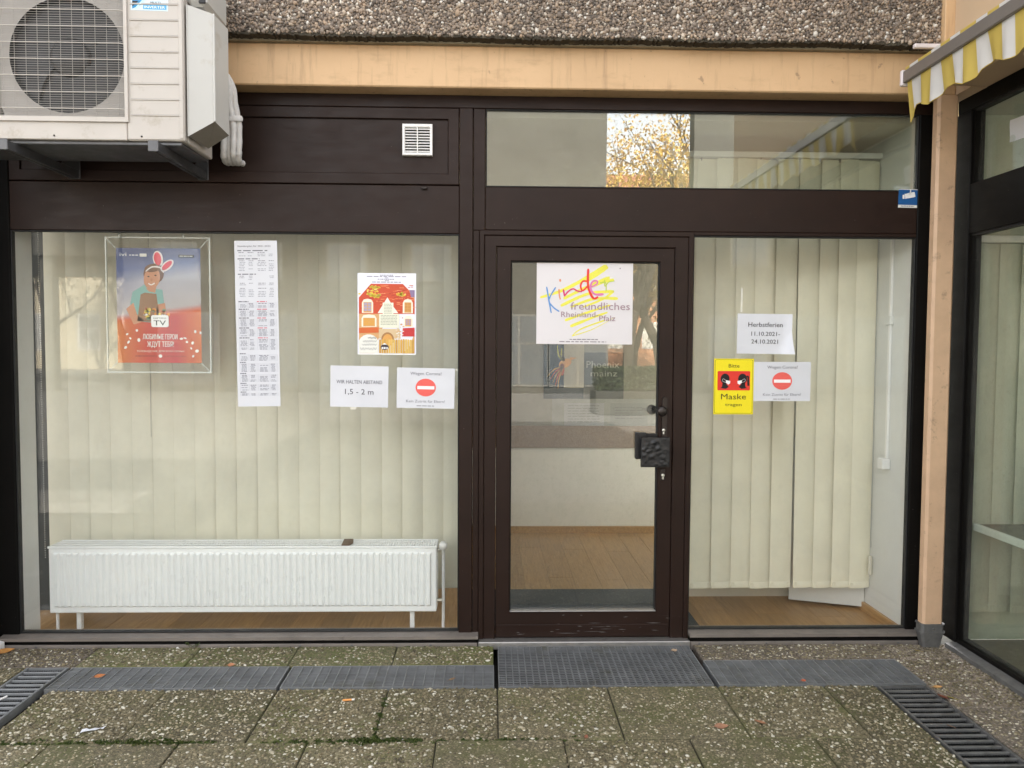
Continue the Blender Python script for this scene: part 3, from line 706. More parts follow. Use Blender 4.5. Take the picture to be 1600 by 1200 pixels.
# corner post with its base shoe
dp = empty('corner_post', (2.264, -.055, 0), 'peach painted corner post with grey metal shoe at its foot', 'post')
def sec(k, c=.012):
    x0, x1, y0, y1 = 2.268-.053*k, 2.268+.053*k, -.078-.030*k, -.078+.030*k
    return [(x0+c, y0), (x1-c, y0), (x1, y0+c), (x1, y1-c), (x1-c, y1), (x0+c, y1), (x0, y1-c), (x0, y0+c)]
MB().prism(sec(1), 'z', .115, 2.786, m_post).build('shaft', dp)
MB().prism(sec(1.12), 'z', .082, .116, m_galv_dark).build('collar', dp)
cl = MB(); cl.prism(sec(1.24), 'z', .074, .083, m_galv_dark); cl.prism(sec(1.20), 'z', .1165, .123, m_galv_dark); cl.build('collar_rim', dp)
v = [(x, y, .075) for x, y in sec(1.12)]+[(x, y-.004, -.02) for x, y in sec(.80)]
MB().add(v, [(i, (i+1) % 8, 8+(i+1) % 8, 8+i) for i in range(8)], m_galv_dark).build('shoe', dp)
inst(scr, 'bolt', dp, (2.268, -.113, .10)); inst(scr, 'bolt', dp, (2.312, -.108, .055))

# =================================================================== gratings over the light wells
def grate(x0, x1, y0, y1, label, px=.0145, py=.044, gap=.004):
    root = empty('floor_grating', ((x0+x1)/2, (y0+y1)/2, -.03), label, 'grating', 'steel gratings in the paving')
    x0 += gap; x1 -= gap; y0 += gap; y1 -= gap
    f = MB()
    for d in ((x0, x1, y0, y0+.005), (x0, x1, y1-.005, y1), (x0, x0+.005, y0+.0051, y1-.0051), (x1-.005, x1, y0+.0051, y1-.0051)): f.box(*d, -.035, .001, m_galv)
    f.build('frame', root)
    b = MB(); n = int((y1-y0-.012)/px); 
    for i in range(1, n): y = y0+.006+(y1-y0-.012)*i/n; b.box(x0+.0052, x1-.0052, y-.0015, y+.0015, -.0055, -.0012, m_galv)
    n = int((x1-x0-.012)/py)
    for i in range(1, n): x = x0+.006+(x1-x0-.012)*i/n; b.box(x-.0022, x+.0022, y0+.0052, y1-.0052, -.016, .0008, m_galv)
    tag(b.build('bar_mesh', root), kind='stuff'); return root
grate(-1.975, -.948, -.53, -.287, 'long steel grating below the timetable, second from the left picture edge')
grate(-.940, .026, -.53, -.287, 'long steel grating between the door grating and its lengthwise twin')
grate(.038, 1.024, -.525, -.058, 'deep steel foot grating directly in front of the glazed door', .0185, .031)
grate(1.040, 2.0, -.53, -.247, 'long steel grating below the right-hand window')
def grate2(x0, x1, y0, y1, label, mat):
    root = empty('floor_grating', ((x0+x1)/2, (y0+y1)/2, -.03), label, 'grating', 'steel gratings in the paving')
    x0 += .004; x1 -= .004; f = MB()
    for d in ((x0, x1, y0, y0+.006), (x0, x1, y1-.006, y1), (x0, x0+.011, y0+.0061, y1-.0061), (x1-.011, x1, y0+.0061, y1-.0061)): f.box(*d, -.035, .001, mat)
    f.build('frame', root)
    me = MB().box(-(x1-x0)/2+.0112, (x1-x0)/2-.0112, -.006, .006, -.012, 0, mat, .002).mesh('bar'); n = int((y1-y0)/.043)
    for i in range(1, n): inst(me, 'bar', root, ((x0+x1)/2, y0+(y1-y0)*i/n, -.001))
    b = MB(); k = int((x1-x0-.024)/.0105)
    for i in range(1, k): x = x0+.012+(x1-x0-.024)*i/k; b.box(x-.0011, x+.0011, y0+.0062, y1-.0062, -.020, -.010, m_iron)  # cross bars coloured near black to deepen the shade in the slots
    tag(b.build('cross_bars', root), kind='stuff')
grate2(1.755, 1.992, -2.0, -.545, 'narrow dark grating running towards the viewer beside the side wing', m_galv_dark)
grate2(-2.188, -1.985, -1.7, -.290, 'narrow steel grating running towards the viewer at the left corner', m_galv)

# =================================================================== vertical blinds
def slat_mesh(mat, z0, z1, w=.127, bow=.010, nseg=6):
    b = MB(); v = []
    for k in range(nseg+1):
        t = k/nseg*2-1; v += [(t*w/2, -bow*(1-t*t), z0), (t*w/2, -bow*(1-t*t), z1)]
    b.add(v, [(2*i, 2*i+2, 2*i+3, 2*i+1) for i in range(nseg)], mat, True)
    v = []
    for k in range(nseg+1):
        t = k/nseg*2-1; v += [(t*w/2*.99, -bow*(1-t*t)-.0012, z0+.001), (t*w/2*.99, -bow*(1-t*t)-.0012, z0+.036), (t*w/2*.99, -bow*(1-t*t)-.0002, z0+.037)]
    b.add(v, [q for i in range(nseg) for q in ((3*i, 3*i+3, 3*i+4, 3*i+1), (3*i+1, 3*i+4, 3*i+5, 3*i+2))], mat, True)
    b.box(-w/2+.004, w/2-.004, -bow*.8+.001, -bow*.8+.003, z0+.002, z0+.034, mat)
    return b.mesh('slat')
def blind(name, x0, n, pitch, y, z0, z1, label, mat, angs, jit=4.0, dx=0, rail_to=None, group=None):
    r = empty(name, (x0, y, z0), label, 'blind', group)
    me = slat_mesh(mat, 0, z1-z0-.03)
    for i in range(n):
        a = angs(i)+random.uniform(-jit, jit)
        inst(me, 'slat', r, (x0+pitch*i, y+.003*math.sin(i*2.1), z0+random.uniform(-.003, .003)), (0, 0, math.radians(a)))
    bx('head_rail', r, m_plastic, x0-.08, x0+pitch*(n-1)+.09, y-.022, y+.022, z1-.022, z1+.012, b=.003)
    return r
bl = blind('vertical_blind', -2.395, 20, .1155, .41, .155, 2.615, 'cream vertical blind filling the long window behind the radiator', m_blind, lambda i: 8)
ch = MB()
for k in range(150):
    z = .35+k*.0125; ch.lathe([(0, -.004), (.0036, -.002), (.0036, .002), (0, .004)], (-2.462, .365, z), 'z', m_bead, 6)
tag(ch.build('bead_chain', bl), kind='stuff')
MB().tube([(-1.873, .372, 2.6), (-1.875, .372, 1.4), (-1.875, .372, 1.02)], .0016, m_acgrey, 5).build('pull_cord', bl)
def ang(i): return {0: 4, 1: 16}.get(i, 9)
br = empty('vertical_blind', (1.5, .40, .155), 'cream vertical blind in the narrower window right of the door', 'blind')
me = slat_mesh(m_blind_y, 0, 2.43)
xs_ = [1.095, 1.205, 1.325, 1.44, 1.552, 1.665, 1.803, 1.915, 2.025, 2.128]
for i, x in enumerate(xs_):
    ob = inst(me, 'slat', br, (x, .40+.003*math.sin(i*2.1), .155+random.uniform(-.004, .003)), (0, random.uniform(-.0015, .0015)+(.006 if i == 1 else -.005 if i == 6 else 0), math.radians(6+random.uniform(-2, 2))))
bx('head_rail', br, m_plastic, .98, 2.19, .375, .425, 2.59, 2.622, b=.003)
for x in np.arange(1.06, 2.16, .112): MB().box(x-.004, x+.004, .392, .408, 2.572, 2.5895, m_acgrey).build('slat_hook', br)
ch = MB()
for k in range(172): ch.lathe([(0, -.004), (.0034, -.002), (.0034, .002), (0, .004)], (2.178, .372, .40+k*.0125), 'z', m_bead, 6)
tag(ch.build('bead_chain', br), kind='stuff')
bx('chain_weight', br, m_wallcream, 2.166, 2.184, .362, .380, .235, .345, b=.004)
bw = blind('vertical_blind', 2.53, 10, .112, -.06, .17, 2.09, 'pale green-tinted vertical blind seen inside the side wing', m_blind_g, lambda i: 8)
# upper part of the wing: light curtain wall already there; torn paper on the upper pane
# =================================================================== radiator
rd = empty('radiator', (-1.305, .22, 0), 'long white ribbed panel radiator standing behind the big window', 'radiator')
RX0, RX1, RY, RB, RT = -2.325, -.285, .15, .108, .466
bd = MB(); bd.box(RX0, RX1, RY+.004, RY+.016, RB, RT-.012, m_white, .004)
# ribbed front: vertical flutes with closed ends
nr = 59; pitch_ = (RX1-RX0-.05)/nr
for i in range(nr):
    x = RX0+.025+pitch_*(i+.5); w = pitch_*.28; z0, z1 = RB+.042, RT-.045
    v = [(x-w*1.5, RY+.0035, z0-.010), (x+w*1.5, RY+.0035, z0-.010), (x+w*1.5, RY+.0035, z1+.010), (x-w*1.5, RY+.0035, z1+.010), (x-w*.75, RY-.010, z0), (x+w*.75, RY-.010, z0), (x+w*.75, RY-.010, z1), (x-w*.75, RY-.010, z1)]
    bd.add(v, [(4, 5, 6, 7), (0, 1, 5, 4), (1, 2, 6, 5), (2, 3, 7, 6), (3, 0, 4, 7)], m_white)
bd.build('front_panel', rd)
bd = MB(); bd.box(RX0, RX1, RY+.125, RY+.14, RB, RT-.02, m_white, .004); bd.build('back_panel', rd)
sp = MB(); sp.box(RX0-.0015, RX0+.0025, RY+.0165, RY+.1245, RB+.01, RT-.012, m_white); sp.box(RX1-.0025, RX1+.0015, RY+.0165, RY+.1245, RB+.01, RT-.012, m_white); sp.build('side_panel', rd)
tg_ = MB()
tg_.box(RX0-.003, RX1+.003, RY-.001, RY+.006, RT-.012, RT, m_white, .002); tg_.box(RX0-.003, RX1+.003, RY+.136, RY+.142, RT-.012, RT, m_white, .002)
for y in (RY+.05, RY+.094): tg_.box(RX0, RX1, y-.003, y+.003, RT-.006, RT-.001, m_white)
nb = 150
for i in range(nb+1):
    x = RX0+.004+(RX1-RX0-.008)*i/nb; tg_.box(x-.0035, x+.0035, RY+.0062, RY+.1358, RT-.007, RT-.002, m_white)
tag(tg_.build('top_grille', rd), kind='stuff')
for x in (-2.20, -.42): bx('leg', rd, m_white, x-.012, x+.012, RY+.05, RY+.08, 0, RB+.01, b=.002)
bx('leg', rd, m_white, RX0+.005, RX0+.017, RY+.05, RY+.065, 0, RB+.01, b=.002)
vl = MB().lathe([(0, 0), (.018, 0), (.022, .008), (.022, .045), (.018, .052), (0, .052)], (-.252, RY+.03, .452), 'y', m_plastic, 16); vl.build('valve_head', rd)
pp_ = MB().tube([(-.252, RY+.07, 0), (-.252, RY+.07, .30), (-.252, RY+.07, .435)], .0085, m_white, 10); pp_.build('supply_pipe', rd)
MB().tube([(-.287, RY+.07, .425), (-.26, RY+.07, .43)], .010, m_nickel, 10).build('valve_body', rd)
MB().tube([(-.287, RY+.07, .148), (-.26, RY+.07, .148)], .011, m_nickel, 10).build('return_fitting', rd)
MB().tube([(-2.345, RY+.07, .24), (-2.322, RY+.07, .24)], .012, m_plastic, 10).build('bleed_plug', rd)
tp = MB().prism([(-.790, RY+.005), (-.750, RY+.003), (-.735, RY+.05), (-.750, RY+.138), (-.80, RY+.137)], 'z', RT+.0005, RT+.004, pm('brown_tape', (.10, .05, .03), .5)); tag(tp.build('tape_piece'), 'small brown scrap lying on top of the white radiator grille', 'scrap')
cp = MB().lathe([(0, .012), (.03, .011), (.04, .004), (.04, 0)], (-.53, .12, 0), 'z', m_iron, 18); tag(cp.build('dark_disc'), 'small dark disc on the floor under the radiator', 'disc')

# =================================================================== other interior things
wb = empty('white_cabinet', (2.02, .62, .03), 'white board leaning behind the right blind, only its foot visible', 'board')
v = MB().prism([(1.80, .60), (2.19, .46), (2.19, .49), (1.81, .63)], 'z', .02, 1.0, m_wall); v.build('panel', wb)
so_ = empty('wall_socket', (2.18, .28, .84), 'small white socket box with cable duct on the white wall right of the blind', 'socket')
bx('socket_box', so_, m_plastic, 2.150, 2.1945, .215, .275, .865, .925, b=.005); bx('cable_duct', so_, m_plastic, 2.180, 2.1945, .235, .255, .926, 2.2, b=.002)
bx('duct_clip', so_, m_wall, 2.172, 2.1945, .22, .27, 1.66, 1.71, b=.002)
# poster board behind the door
P2 = Sheet('info_board', .935, .975, .86, .27, 2.3645, mat=pm('grey_notice_board', (.30, .31, .30), .7))
P2.rect(-.33, -.09, .0, .10, (.36, .37, .39)); P2.rect(.05, -.09, .36, .10, (.27, .28, .28))
for k in range(7): P2.lines(-.30, -.04, .075-k*.022, .006, (.25, .25, .27), 5)
for k in range(5): P2.lines(.09, .33, .06-k*.022, .006, (.2, .2, .22), 5)
P2.done('grey notice board with printed sheets seen low through the door glass', 'notice board')
P3 = Sheet('banner', .60, 1.42, .33, .62, 2.360, mat=ink((.010, .030, .045)))
P3.rect(.0, -.22, .165, .31, (.42, .38, .31)); 
og, rd_, yl = (.72, .34, .12), (.55, .10, .05), (.55, .52, .06)
P3.ell(.01, -.02, .055, .035, og, 2, 25); P3.poly([(.045, .0), (.105, .025), (.05, .03)], og, 2); P3.ell(-.015, -.07, .02, .05, rd_, 2)
for k in range(4): P3.ribbon([(.0, .0), (-.045+.012*k, .05), (-.055+.018*k, .13-.012*k)], (.022, .004), yl if k % 2 == 0 else (.05, .05, .04), 3)
for k in range(5): P3.ribbon([(-.01, -.05), (-.08+.01*k, -.07-.02*k), (-.135+.022*k, -.13-.025*k)], (.018, .003), rd_ if k % 2 else (.5, .28, .08), 3)
P3.done('dark teal banner with an orange bird seen through the door glass', 'banner')
P4 = Sheet('lettered_board', .93, 1.30, .325, .38, 2.360, mat=ink((.08, .088, .085)))
P4.text('Phoenix', -.01, .065, .055, (.40, .40, .38), w=.27, layer=2); P4.text('mainz', .0, -.005, .05, (.40, .40, .38), w=.22, layer=2)
P4.done('dark grey board lettered Phoenix mainz beside the bird banner', 'board')
# wing interior: table with white edge, navy folder
tb = empty('table', (2.9, -.6, 0), 'dark table with a white edge inside the side wing', 'table')
bx('table_top', tb, pm('dark_green_top', (.045, .05, .04), .4), 2.485, 3.25, -1.4, -.11, .62, .6395, b=.003)
bx('edge_band', tb, m_plastic, 2.462, 2.4845, -1.4, -.10, .606, .642, b=.003)
for x, y in ((3.18, -.17), (3.18, -1.33), (2.95, -.17)): bx('leg', tb, m_bracket, x-.018, x+.018, y-.018, y+.018, 0, .6195, b=.003)
nf = empty('navy_folder', (2.78, -.25, .64), 'navy blue folder standing on the table in the side wing', 'folder')
v = MB().prism([(2.735, -.26), (2.92, -.30), (2.93, -.25), (2.745, -.21)], 'z', .642, .98, ink((.02, .022, .10))); v.build('cover', nf)
bx('paper_block', nf, m_paper, 2.76, 2.90, -.262, -.250, .65, .986)
cb = MB(); cb.tube([(2.66+.06*math.cos(a), -.55+.10*math.sin(a), .008+.004*math.sin(a*3)) for a in np.linspace(0, 6.0, 22)], .006, m_gasket, 6); tag(cb.build('cable_loop'), 'black cable loop lying on the floor of the side wing', 'cable')
pt = Sheet('taped_paper', 0, 0, .14, .10, 0, mat=m_paper, disp=lambda u, v: .004*math.sin(u*30)+.003*math.sin(v*41), frame=lambda X, Z, d: (WX+.029-d-.005, -.43-X, 2.535+Z), rot=-4)
pt.done('crumpled white paper taped to the upper pane of the side wing', 'paper')

# =================================================================== sheets and posters in the windows
GY = .0165   # just in front of the glass
def wavy(a, fx, fz, p=0): return lambda u, v: a*(1+math.sin(u*fx+p)*math.cos(v*fz+p*.7))*.5+a*.3*math.sin((u+v)*fx*1.7)
GREY = (.10, .10, .12)
def corona(name, cx, cz, w, h, rot, label, seed):
    s = Sheet(name, cx, cz, w, h, GY, rot, lambda u, v: .0012*(1+math.sin(v*62+seed+u*9)*(.35+u/w))+.0008*math.sin(u*25+seed), n=(22, 22))
    s.text('Wegen Corona!', 0, .067, .0155, (.16, .16, .20), w=.158)
    s.ell(0, .003, .052, .0455, (.80, .13, .11), 2, n=28); s.rect(-.043, -.006, .044, .0105, (.93, .88, .88), 3)
    s.text('Kein Zutritt für Eltern!', 0, -.074, .0135, (.20, .20, .24), w=.198)
    s.lines(-.045, .045, -.093, .004, (.25, .25, .28), 4)
    return s.done(label, 'notice', 'no-entry notices')
corona('no_entry_notice', -0.3307, 1.3152, .294, .206, -.9, 'white no-entry notice with red disc, in the long window by the mullion', .4)
corona('no_entry_notice', 1.5077, 1.3564, .297, .203, .2, 'white no-entry notice with red disc, touching the yellow mask sign', 2.1)
s = Sheet('distance_notice', -0.6678, 1.3222, .294, .210, GY, -.9, wavy(.0035, 14, 16, .5), n=(18, 14))
s.text('WIR HALTEN ABSTAND', 0, .014, .0185, (.12, .12, .15), w=.232); s.text('1,5 - 2 m', 0, -.040, .0275, (.09, .09, .11), w=.145)
s.done('white notice asking for distance, left of the no-entry notice', 'notice')
# tape tabs
tape = pm('clear_tape', (.66, .64, .56), .3)
for nm, x, z, w, h, lb in (('tape_tab', -.699, 1.211, .03, .012, 'small tape tab under the distance notice'), ('tape_tab', -.171, 1.409, .014, .010, 'small tape tab at the corner of the left no-entry notice'), ('tape_strip', 1.289, 1.773, .010, .125, 'thin yellowish tape strip above the holiday notice')):
    tag(MB().box(x-w/2, x+w/2, GY-.0012, GY-.0004, z-h/2, z+h/2, tape).build(nm), lb, 'tape')
# holiday notice with curling right edge
def curl(u, v):
    d = max(0, (u-.09))+max(0, (u-v-.13))*.5; return .0012*(1+math.sin(u*22))+d*d*5.5
ol = None
s = Sheet('holiday_notice', 1.4086, 1.6018, .280, .206, GY, -.5, curl, n=(26, 20))
s.text('Herbstferien', .006, .036, .0235, (.03, .03, .035), w=.178, bold=.004); s.text('11.10.2021-', .008, -.010, .0215, (.03, .03, .035), w=.148, bold=.004); s.text('24.10.2021', .004, -.050, .0215, (.03, .03, .035), w=.138, bold=.004)
s.done('white autumn holiday notice with curled corners above the mask sign', 'notice')
# mask sign
YEL = (.86, .72, .015)
s = Sheet('mask_sign', 1.2549, 1.3296, .207, .288, GY-.0030, 0, None, mat=ink(YEL, .35), n=(4, 4))
def rrect(s, u0, v0, u1, v1, r, col, layer):
    p = []
    for cx, cy, a0 in ((u1-r, v1-r, 0), (u0+r, v1-r, 90), (u0+r, v0+r, 180), (u1-r, v0+r, 270)):
        for k in range(5): a = math.radians(a0+22.5*k); p.append((cx+r*math.cos(a), cy+r*math.sin(a)))
    s.poly(p, col, layer)
rrect(s, -.0985, -.139, .0985, .139, .008, (.03, .028, .01), 1); rrect(s, -.0968, -.1373, .0968, .1373, .007, YEL, 2)
RED = (.72, .045, .03); rrect(s, -.085, -.020, .085, .080, .006, RED, 3)
BK = (.012, .012, .013)
for sx in (-1, 1):
    c0 = sx*.0455
    s.ell(c0, .040, .0235, .027, BK, 4); s.poly([(c0+sx*.012, .028), (c0+sx*.016, -.002), (c0+sx*.024, -.008), (c0-sx*.004, -.012) if sx < 0 else (c0-.004, -.012), (c0-sx*.020, -.002), (c0-sx*.008, .012)], BK, 4)
    s.poly([(c0-sx*.004, .033), (c0-sx*.027, .029), (c0-sx*.026, .016), (c0-sx*.016, .010), (c0-sx*.004, .020)], (.86, .86, .86), 6)
    s.ribbon([(c0-sx*.004, .032), (c0+sx*.010, .040), (c0+sx*.013, .028), (c0-sx*.004, .021)], .0018, (.6, .6, .6), 5, taper=False)
s.ribbon([(.066, .052), (.0745, .050), (.075, .025), (.077, .004)], (.008, .013), BK, 4)
s.text('Bitte', 0, .098, .0190, (.05, .045, .01), w=.056, bold=.004, layer=4); s.text('Maske', 0, -.066, .0290, (.03, .028, .01), w=.130, bold=.002, layer=4); s.text('tragen', 0, -.101, .0165, (.07, .06, .01), w=.086, bold=.002, layer=4)
s.done('yellow and red sign asking to wear a mask, beside the door frame', 'sign')
# Kinder sheet on the door
DY = .0180
s = Sheet('children_sign', 0.4799, 1.7525, .493, .417, DY, -.1, lambda u, v: .0008*(1+math.sin(u*9+v*5)), mat=m_paper_w, n=(16, 14))
k = .493/802.; 
def kp(x, y): return ((x-448)*k, (367-y)*k)
YL = (.80, .76, .10)
for pts, w in (([(75, 322), (240, 270), (420, 180), (630, 55)], (16, 36)), ([(635, 60), (560, 120), (450, 190)], (30, 22)), ([(270, 330), (470, 230), (655, 150)], (22, 26)), ([(248, 390), (470, 290), (690, 265)], (24, 22)), ([(330, 400), (520, 330), (725, 325)], (18, 22)), ([(285, 510), (480, 440), (660, 380)], (20, 16)), ([(330, 560), (500, 490), (640, 440)], (24, 14)), ([(450, 250), (600, 190), (690, 170)], (20, 22)), ([(430, 400), (600, 330), (690, 262)], (14, 20)), ([(345, 640), (420, 580), (620, 505)], (6, 14)), ([(345, 640), (520, 580), (700, 480)], (8, 3))):
    s.ribbon([kp(*p) for p in pts], (w[0]*k*1.1, w[1]*k*1.1), YL, 1, sub=8)
BL, OR, CR, RDD, PK, LG = (.13, .30, .62), (.75, .30, .16), (.66, .05, .16), (.76, .05, .04), (.68, .20, .42), (.52, .62, .08)
s.ribbon([kp(130, 232), kp(145, 320), kp(170, 450)], .0075, BL, 3); s.ribbon([kp(205, 236), kp(150, 340), kp(185, 400), kp(237, 437)], .0072, BL, 4)
s.ribbon([kp(232, 250), kp(236, 300), kp(245, 338)], .0075, OR, 3); s.ribbon([kp(240, 168), kp(243, 190)], .009, OR, 3)
s.ribbon([kp(268, 252), kp(280, 310)], .0085, CR, 3); s.ribbon([kp(276, 312), kp(310, 270), kp(350, 248), kp(385, 265), kp(425, 270)], .0078, CR, 4)
s.ribbon([kp(470, 185), kp(430, 185), kp(412, 225), kp(430, 262), kp(470, 225)], .0085, RDD, 3); s.ribbon([kp(474, 80), kp(472, 170), kp(480, 250), kp(520, 325), kp(560, 312)], (.012, .011), RDD, 4)
s.ribbon([kp(500, 232), kp(548, 205), kp(545, 180), kp(510, 190), kp(494, 240), kp(530, 290), kp(605, 290)], (.0075, .012), PK, 5)
s.ribbon([kp(572, 198), kp(620, 195), kp(625, 268)], .0055, LG, 4); s.ribbon([kp(612, 170), kp(615, 225), kp(645, 190), kp(695, 180)], (.006, .004), LG, 5)
TX = (.36, .24, .28)
s.text('freundliches', *kp(578, 420), 62*k, TX, w=495*k, layer=6); s.text('Rheinland-', *kp(408, 482), 46*k, TX, w=312*k, layer=6); s.text('Pfalz', *kp(638, 512), 46*k, TX, w=135*k, layer=6)
for y, a, b in ((670, 325, 562), (690, 240, 632)): s.lines(kp(a, 0)[0], kp(b, 0)[0], kp(0, y)[1], .0042, (.2, .18, .2), 7)
s.ell(*kp(740, 76), .003, .004, (.3, .25, .3), 2)
s.done('white square sign with crayon lettering on yellow scribble, on the door glass', 'sign')
# timetable: three joined sheets
s = Sheet('timetable', -1.1795, 1.637, .2135, .836, GY, .75, lambda u, v: .0010*(1+math.sin(v*16)), n=(6, 40))
ty = .418
s.text('Stundenplan für 2021-2022', -.008, ty-.031, .0085, (.14, .14, .17), w=.165, bold=.006)
def block(y, rows, head=None, red=False, dense=False, wide=.125, grid=False):
    if head is not None: s.lines(-.092, -.092+wide, y, .0048, (.16, .16, .19), 3); y -= .0105*TS
    if red: s.lines(.0, .05, y+.0105*TS, .0042, (.62, .12, .16), 2)
    for r in range(rows+1):
        for a, b in ((-.088, -.052), (-.042, -.012), (.004, .052), (.062, .09)):
            if random.random() < .9: s.lines(a+random.uniform(0, .006), b-random.uniform(0, .008), y, .0030, (.30, .31, .36) if r else (.2, .2, .24), 2)
        y -= (.0072 if dense else .0098)*TS
    if grid:
        top = y+(rows+1)*(.0072 if dense else .0098)*TS+.005; bot = y+.005
        for yy in np.linspace(bot, top, rows+2): s.rect(-.094, yy, .098, yy+.0007, (.45, .46, .52), 1)
        for xx in (-.094, -.048, -.002, .058, .097): s.poly([(xx, bot), (xx+.0007, bot), (xx+.0007, top), (xx, top)], (.45, .46, .52), 1)
    return y-.0055*TS
def run():
    y = ty-.052
    y = block(y, 2, 1, wide=.15); y = block(y-.004*TS, 6, 1, wide=.11); y = block(y-.008*TS, 2, 1, wide=.09); y = block(y-.008*TS, 1); y = block(y-.006*TS, 5)
    y -= .016*TS
    for rws, rd2 in ((3, True), (4, True), (5, True), (5, True), (8, True)): y = block(y-.001, rws, 1, rd2, True, .05, True)
    y -= .014*TS
    for rws in (4, 6, 5, 4, 1): y = block(y-.001, rws, 1, False, True, .03, True)
    return y
keep_ = (s.tx, s.pr); s.tx, s.pr = MB(), MB(); TS = 1.0; e1 = run(); TS = .8; e2 = run()
TS = .8+.2*(-.372-e2)/(e1-e2); s.tx, s.pr = keep_; run()
s.done('tall narrow timetable of joined white sheets, right of the poster holder', 'timetable')
[tag(c, kind='stuff') for c in s.ob.children]
# autumn house poster
s = Sheet('autumn_poster', -0.5275, 1.6921, .296, .411, GY, -.1, lambda u, v: .0009*(1+math.sin(u*8-v*6)), mat=pm('poster_paper', (.78, .79, .88), .5, var=.02), n=(8, 10))
k = .296/780.
def ap(x, y): return ((x-467)*k, (600-y)*k)
def A(pts, col, layer): s.poly([ap(*p) for p in pts], col, layer)
s.rect(*ap(80, 1145), *ap(852, 1128), (.9, .9, .9), 1)
for i, (y, a, b) in enumerate(((90, 375, 550), (108, 200, 725), (126, 440, 490), (144, 345, 575), (162, 440, 495), (182, 270, 655))): s.lines(ap(a, 0)[0], ap(b, 0)[0], ap(0, y)[1], .0038, (.25, .24, .32), 6)
A([(95, 1128), (95, 385), (255, 200), (680, 200), (760, 280), (838, 280), (838, 1128)], (.66, .38, .17), 1)
A([(95, 600), (95, 385), (255, 200), (680, 200), (760, 280), (800, 380), (838, 400), (838, 600)], (.58, .085, .04), 2)
for i in range(150):
    x, y = random.uniform(110, 800), random.uniform(212, 590)
    if x < 255 and y < 200+(255-x)*1.15: continue
    l = random.uniform(25, 70); A([(x, y), (x+l, y), (x+l, y+7), (x, y+7)], random.choice([(.40, .05, .03), (.72, .20, .08), (.78, .33, .16), (.50, .07, .035)]), 3)
for x, y, rx, ry in ((265, 330, 95, 55), (330, 365, 75, 25), (655, 335, 80, 62), (310, 250, 60, 18)):
    for q in range(26): s.ell(*ap(x+random.gauss(0, rx*.45), y+random.gauss(0, ry*.45)), random.uniform(8, 20)*k, random.uniform(6, 14)*k, random.choice([(.80, .62, .06), (.84, .50, .08), (.62, .52, .06), (.85, .72, .2)]), 4)
A([(768, 280), (838, 280), (838, 375), (790, 375)], (.28, .20, .34), 4)
for (x0, y0, x1, y1, cc) in ((135, 400, 285, 590, (.42, .36, .46)), (680, 400, 815, 590, (.58, .28, .08)), (130, 610, 330, 775, (.70, .36, .08)), (690, 620, 815, 770, (.40, .32, .44))):
    A([(x0, y1), (x0, y0+50), (x0+25, y0+10), ((x0+x1)/2, y0), (x1-25, y0+10), (x1, y0+50), (x1, y1)], (.86, .80, .66), 4)
    A([(x0+22, y1-8), (x0+22, y0+45), (x1-22, y0+45), (x1-22, y1-8)], (.66, .36, .12), 5)
    for gx in (0, 1):
        for gy in (0, 1, 2): w_ = (x1-x0-64)/2; a_ = x0+28+gx*(w_+8); c_ = y0+52+gy*(y1-y0-70)/3; A([(a_, c_), (a_+w_, c_), (a_+w_, c_+(y1-y0-90)/3), (a_, c_+(y1-y0-90)/3)], cc, 6)
A([(345, 590), (420, 470), (475, 380), (530, 470), (620, 590)], (.85, .82, .72), 5)
A([(412, 600), (412, 450), (555, 450), (555, 600)], (.80, .80, .66), 6); A([(365, 785), (365, 600), (632, 600), (632, 785)], (.80, .80, .66), 6)
for yy in range(475, 600, 20): s.lines(ap(430, 0)[0], ap(535, 0)[0], ap(0, yy)[1], .0028, (.35, .36, .28), 4, 7)
for yy in range(625, 760, 20): s.lines(ap(385, 0)[0], ap(605, 0)[0], ap(0, yy)[1], .003, (.35, .36, .28), 6, 7)
A([(95, 860), (95, 790), (360, 780), (360, 850)], (.62, .14, .04), 5); A([(670, 900), (680, 790), (838, 780), (838, 900)], (.55, .05, .05), 5)
A([(360, 930), (360, 800), (640, 800), (650, 930)], (.66, .50, .30), 4)
for q in range(26): s.ell(*ap(random.uniform(590, 690), random.uniform(640, 930)), random.uniform(8, 18)*k, 7*k, random.choice([(.82, .78, .70), (.66, .40, .2), (.75, .6, .45)]), 6)
s.ell(*ap(478, 940), 85*k, 95*k, (.40, .20, .08), 6); s.ell(*ap(478, 950), 66*k, 80*k, (.70, .36, .10), 7)
for i in range(15):
    x = 365+i*31.5; A([(x, 1125), (x, 945), (x+13, 930+random.uniform(0, 12)), (x+26, 945), (x+26, 1125)], random.choice([(.66, .40, .10), (.74, .50, .15), (.58, .34, .08)]), 8)
s.ell(*ap(225, 1000), 135*k, 125*k, (.80, .80, .74), 8); A([(95, 1125), (95, 980), (355, 980), (355, 1125)], (.80, .80, .74), 8)
for i, (a, b, y) in enumerate(((215, 325, 920), (150, 330, 965), (140, 330, 1010), (115, 330, 1065))):
    s.ribbon([ap(a+(b-a)*q/12, y+(18 if q % 2 else -14)*random.uniform(.5, 1.2)) for q in range(13)], .0022, (.24, .24, .25), 9, sub=3)
s.ell(*ap(440, 1045), 55*k, 38*k, (.06, .05, .06), 10); s.lines(ap(398, 0)[0], ap(485, 0)[0], ap(0, 1070)[1], .010, (.8, .8, .82), 3, 11); A([(405, 1010), (435, 990), (470, 1010)], (.88, .88, .88), 11)
s.done('autumn poster showing a red-roofed house, above the two white notices', 'poster')
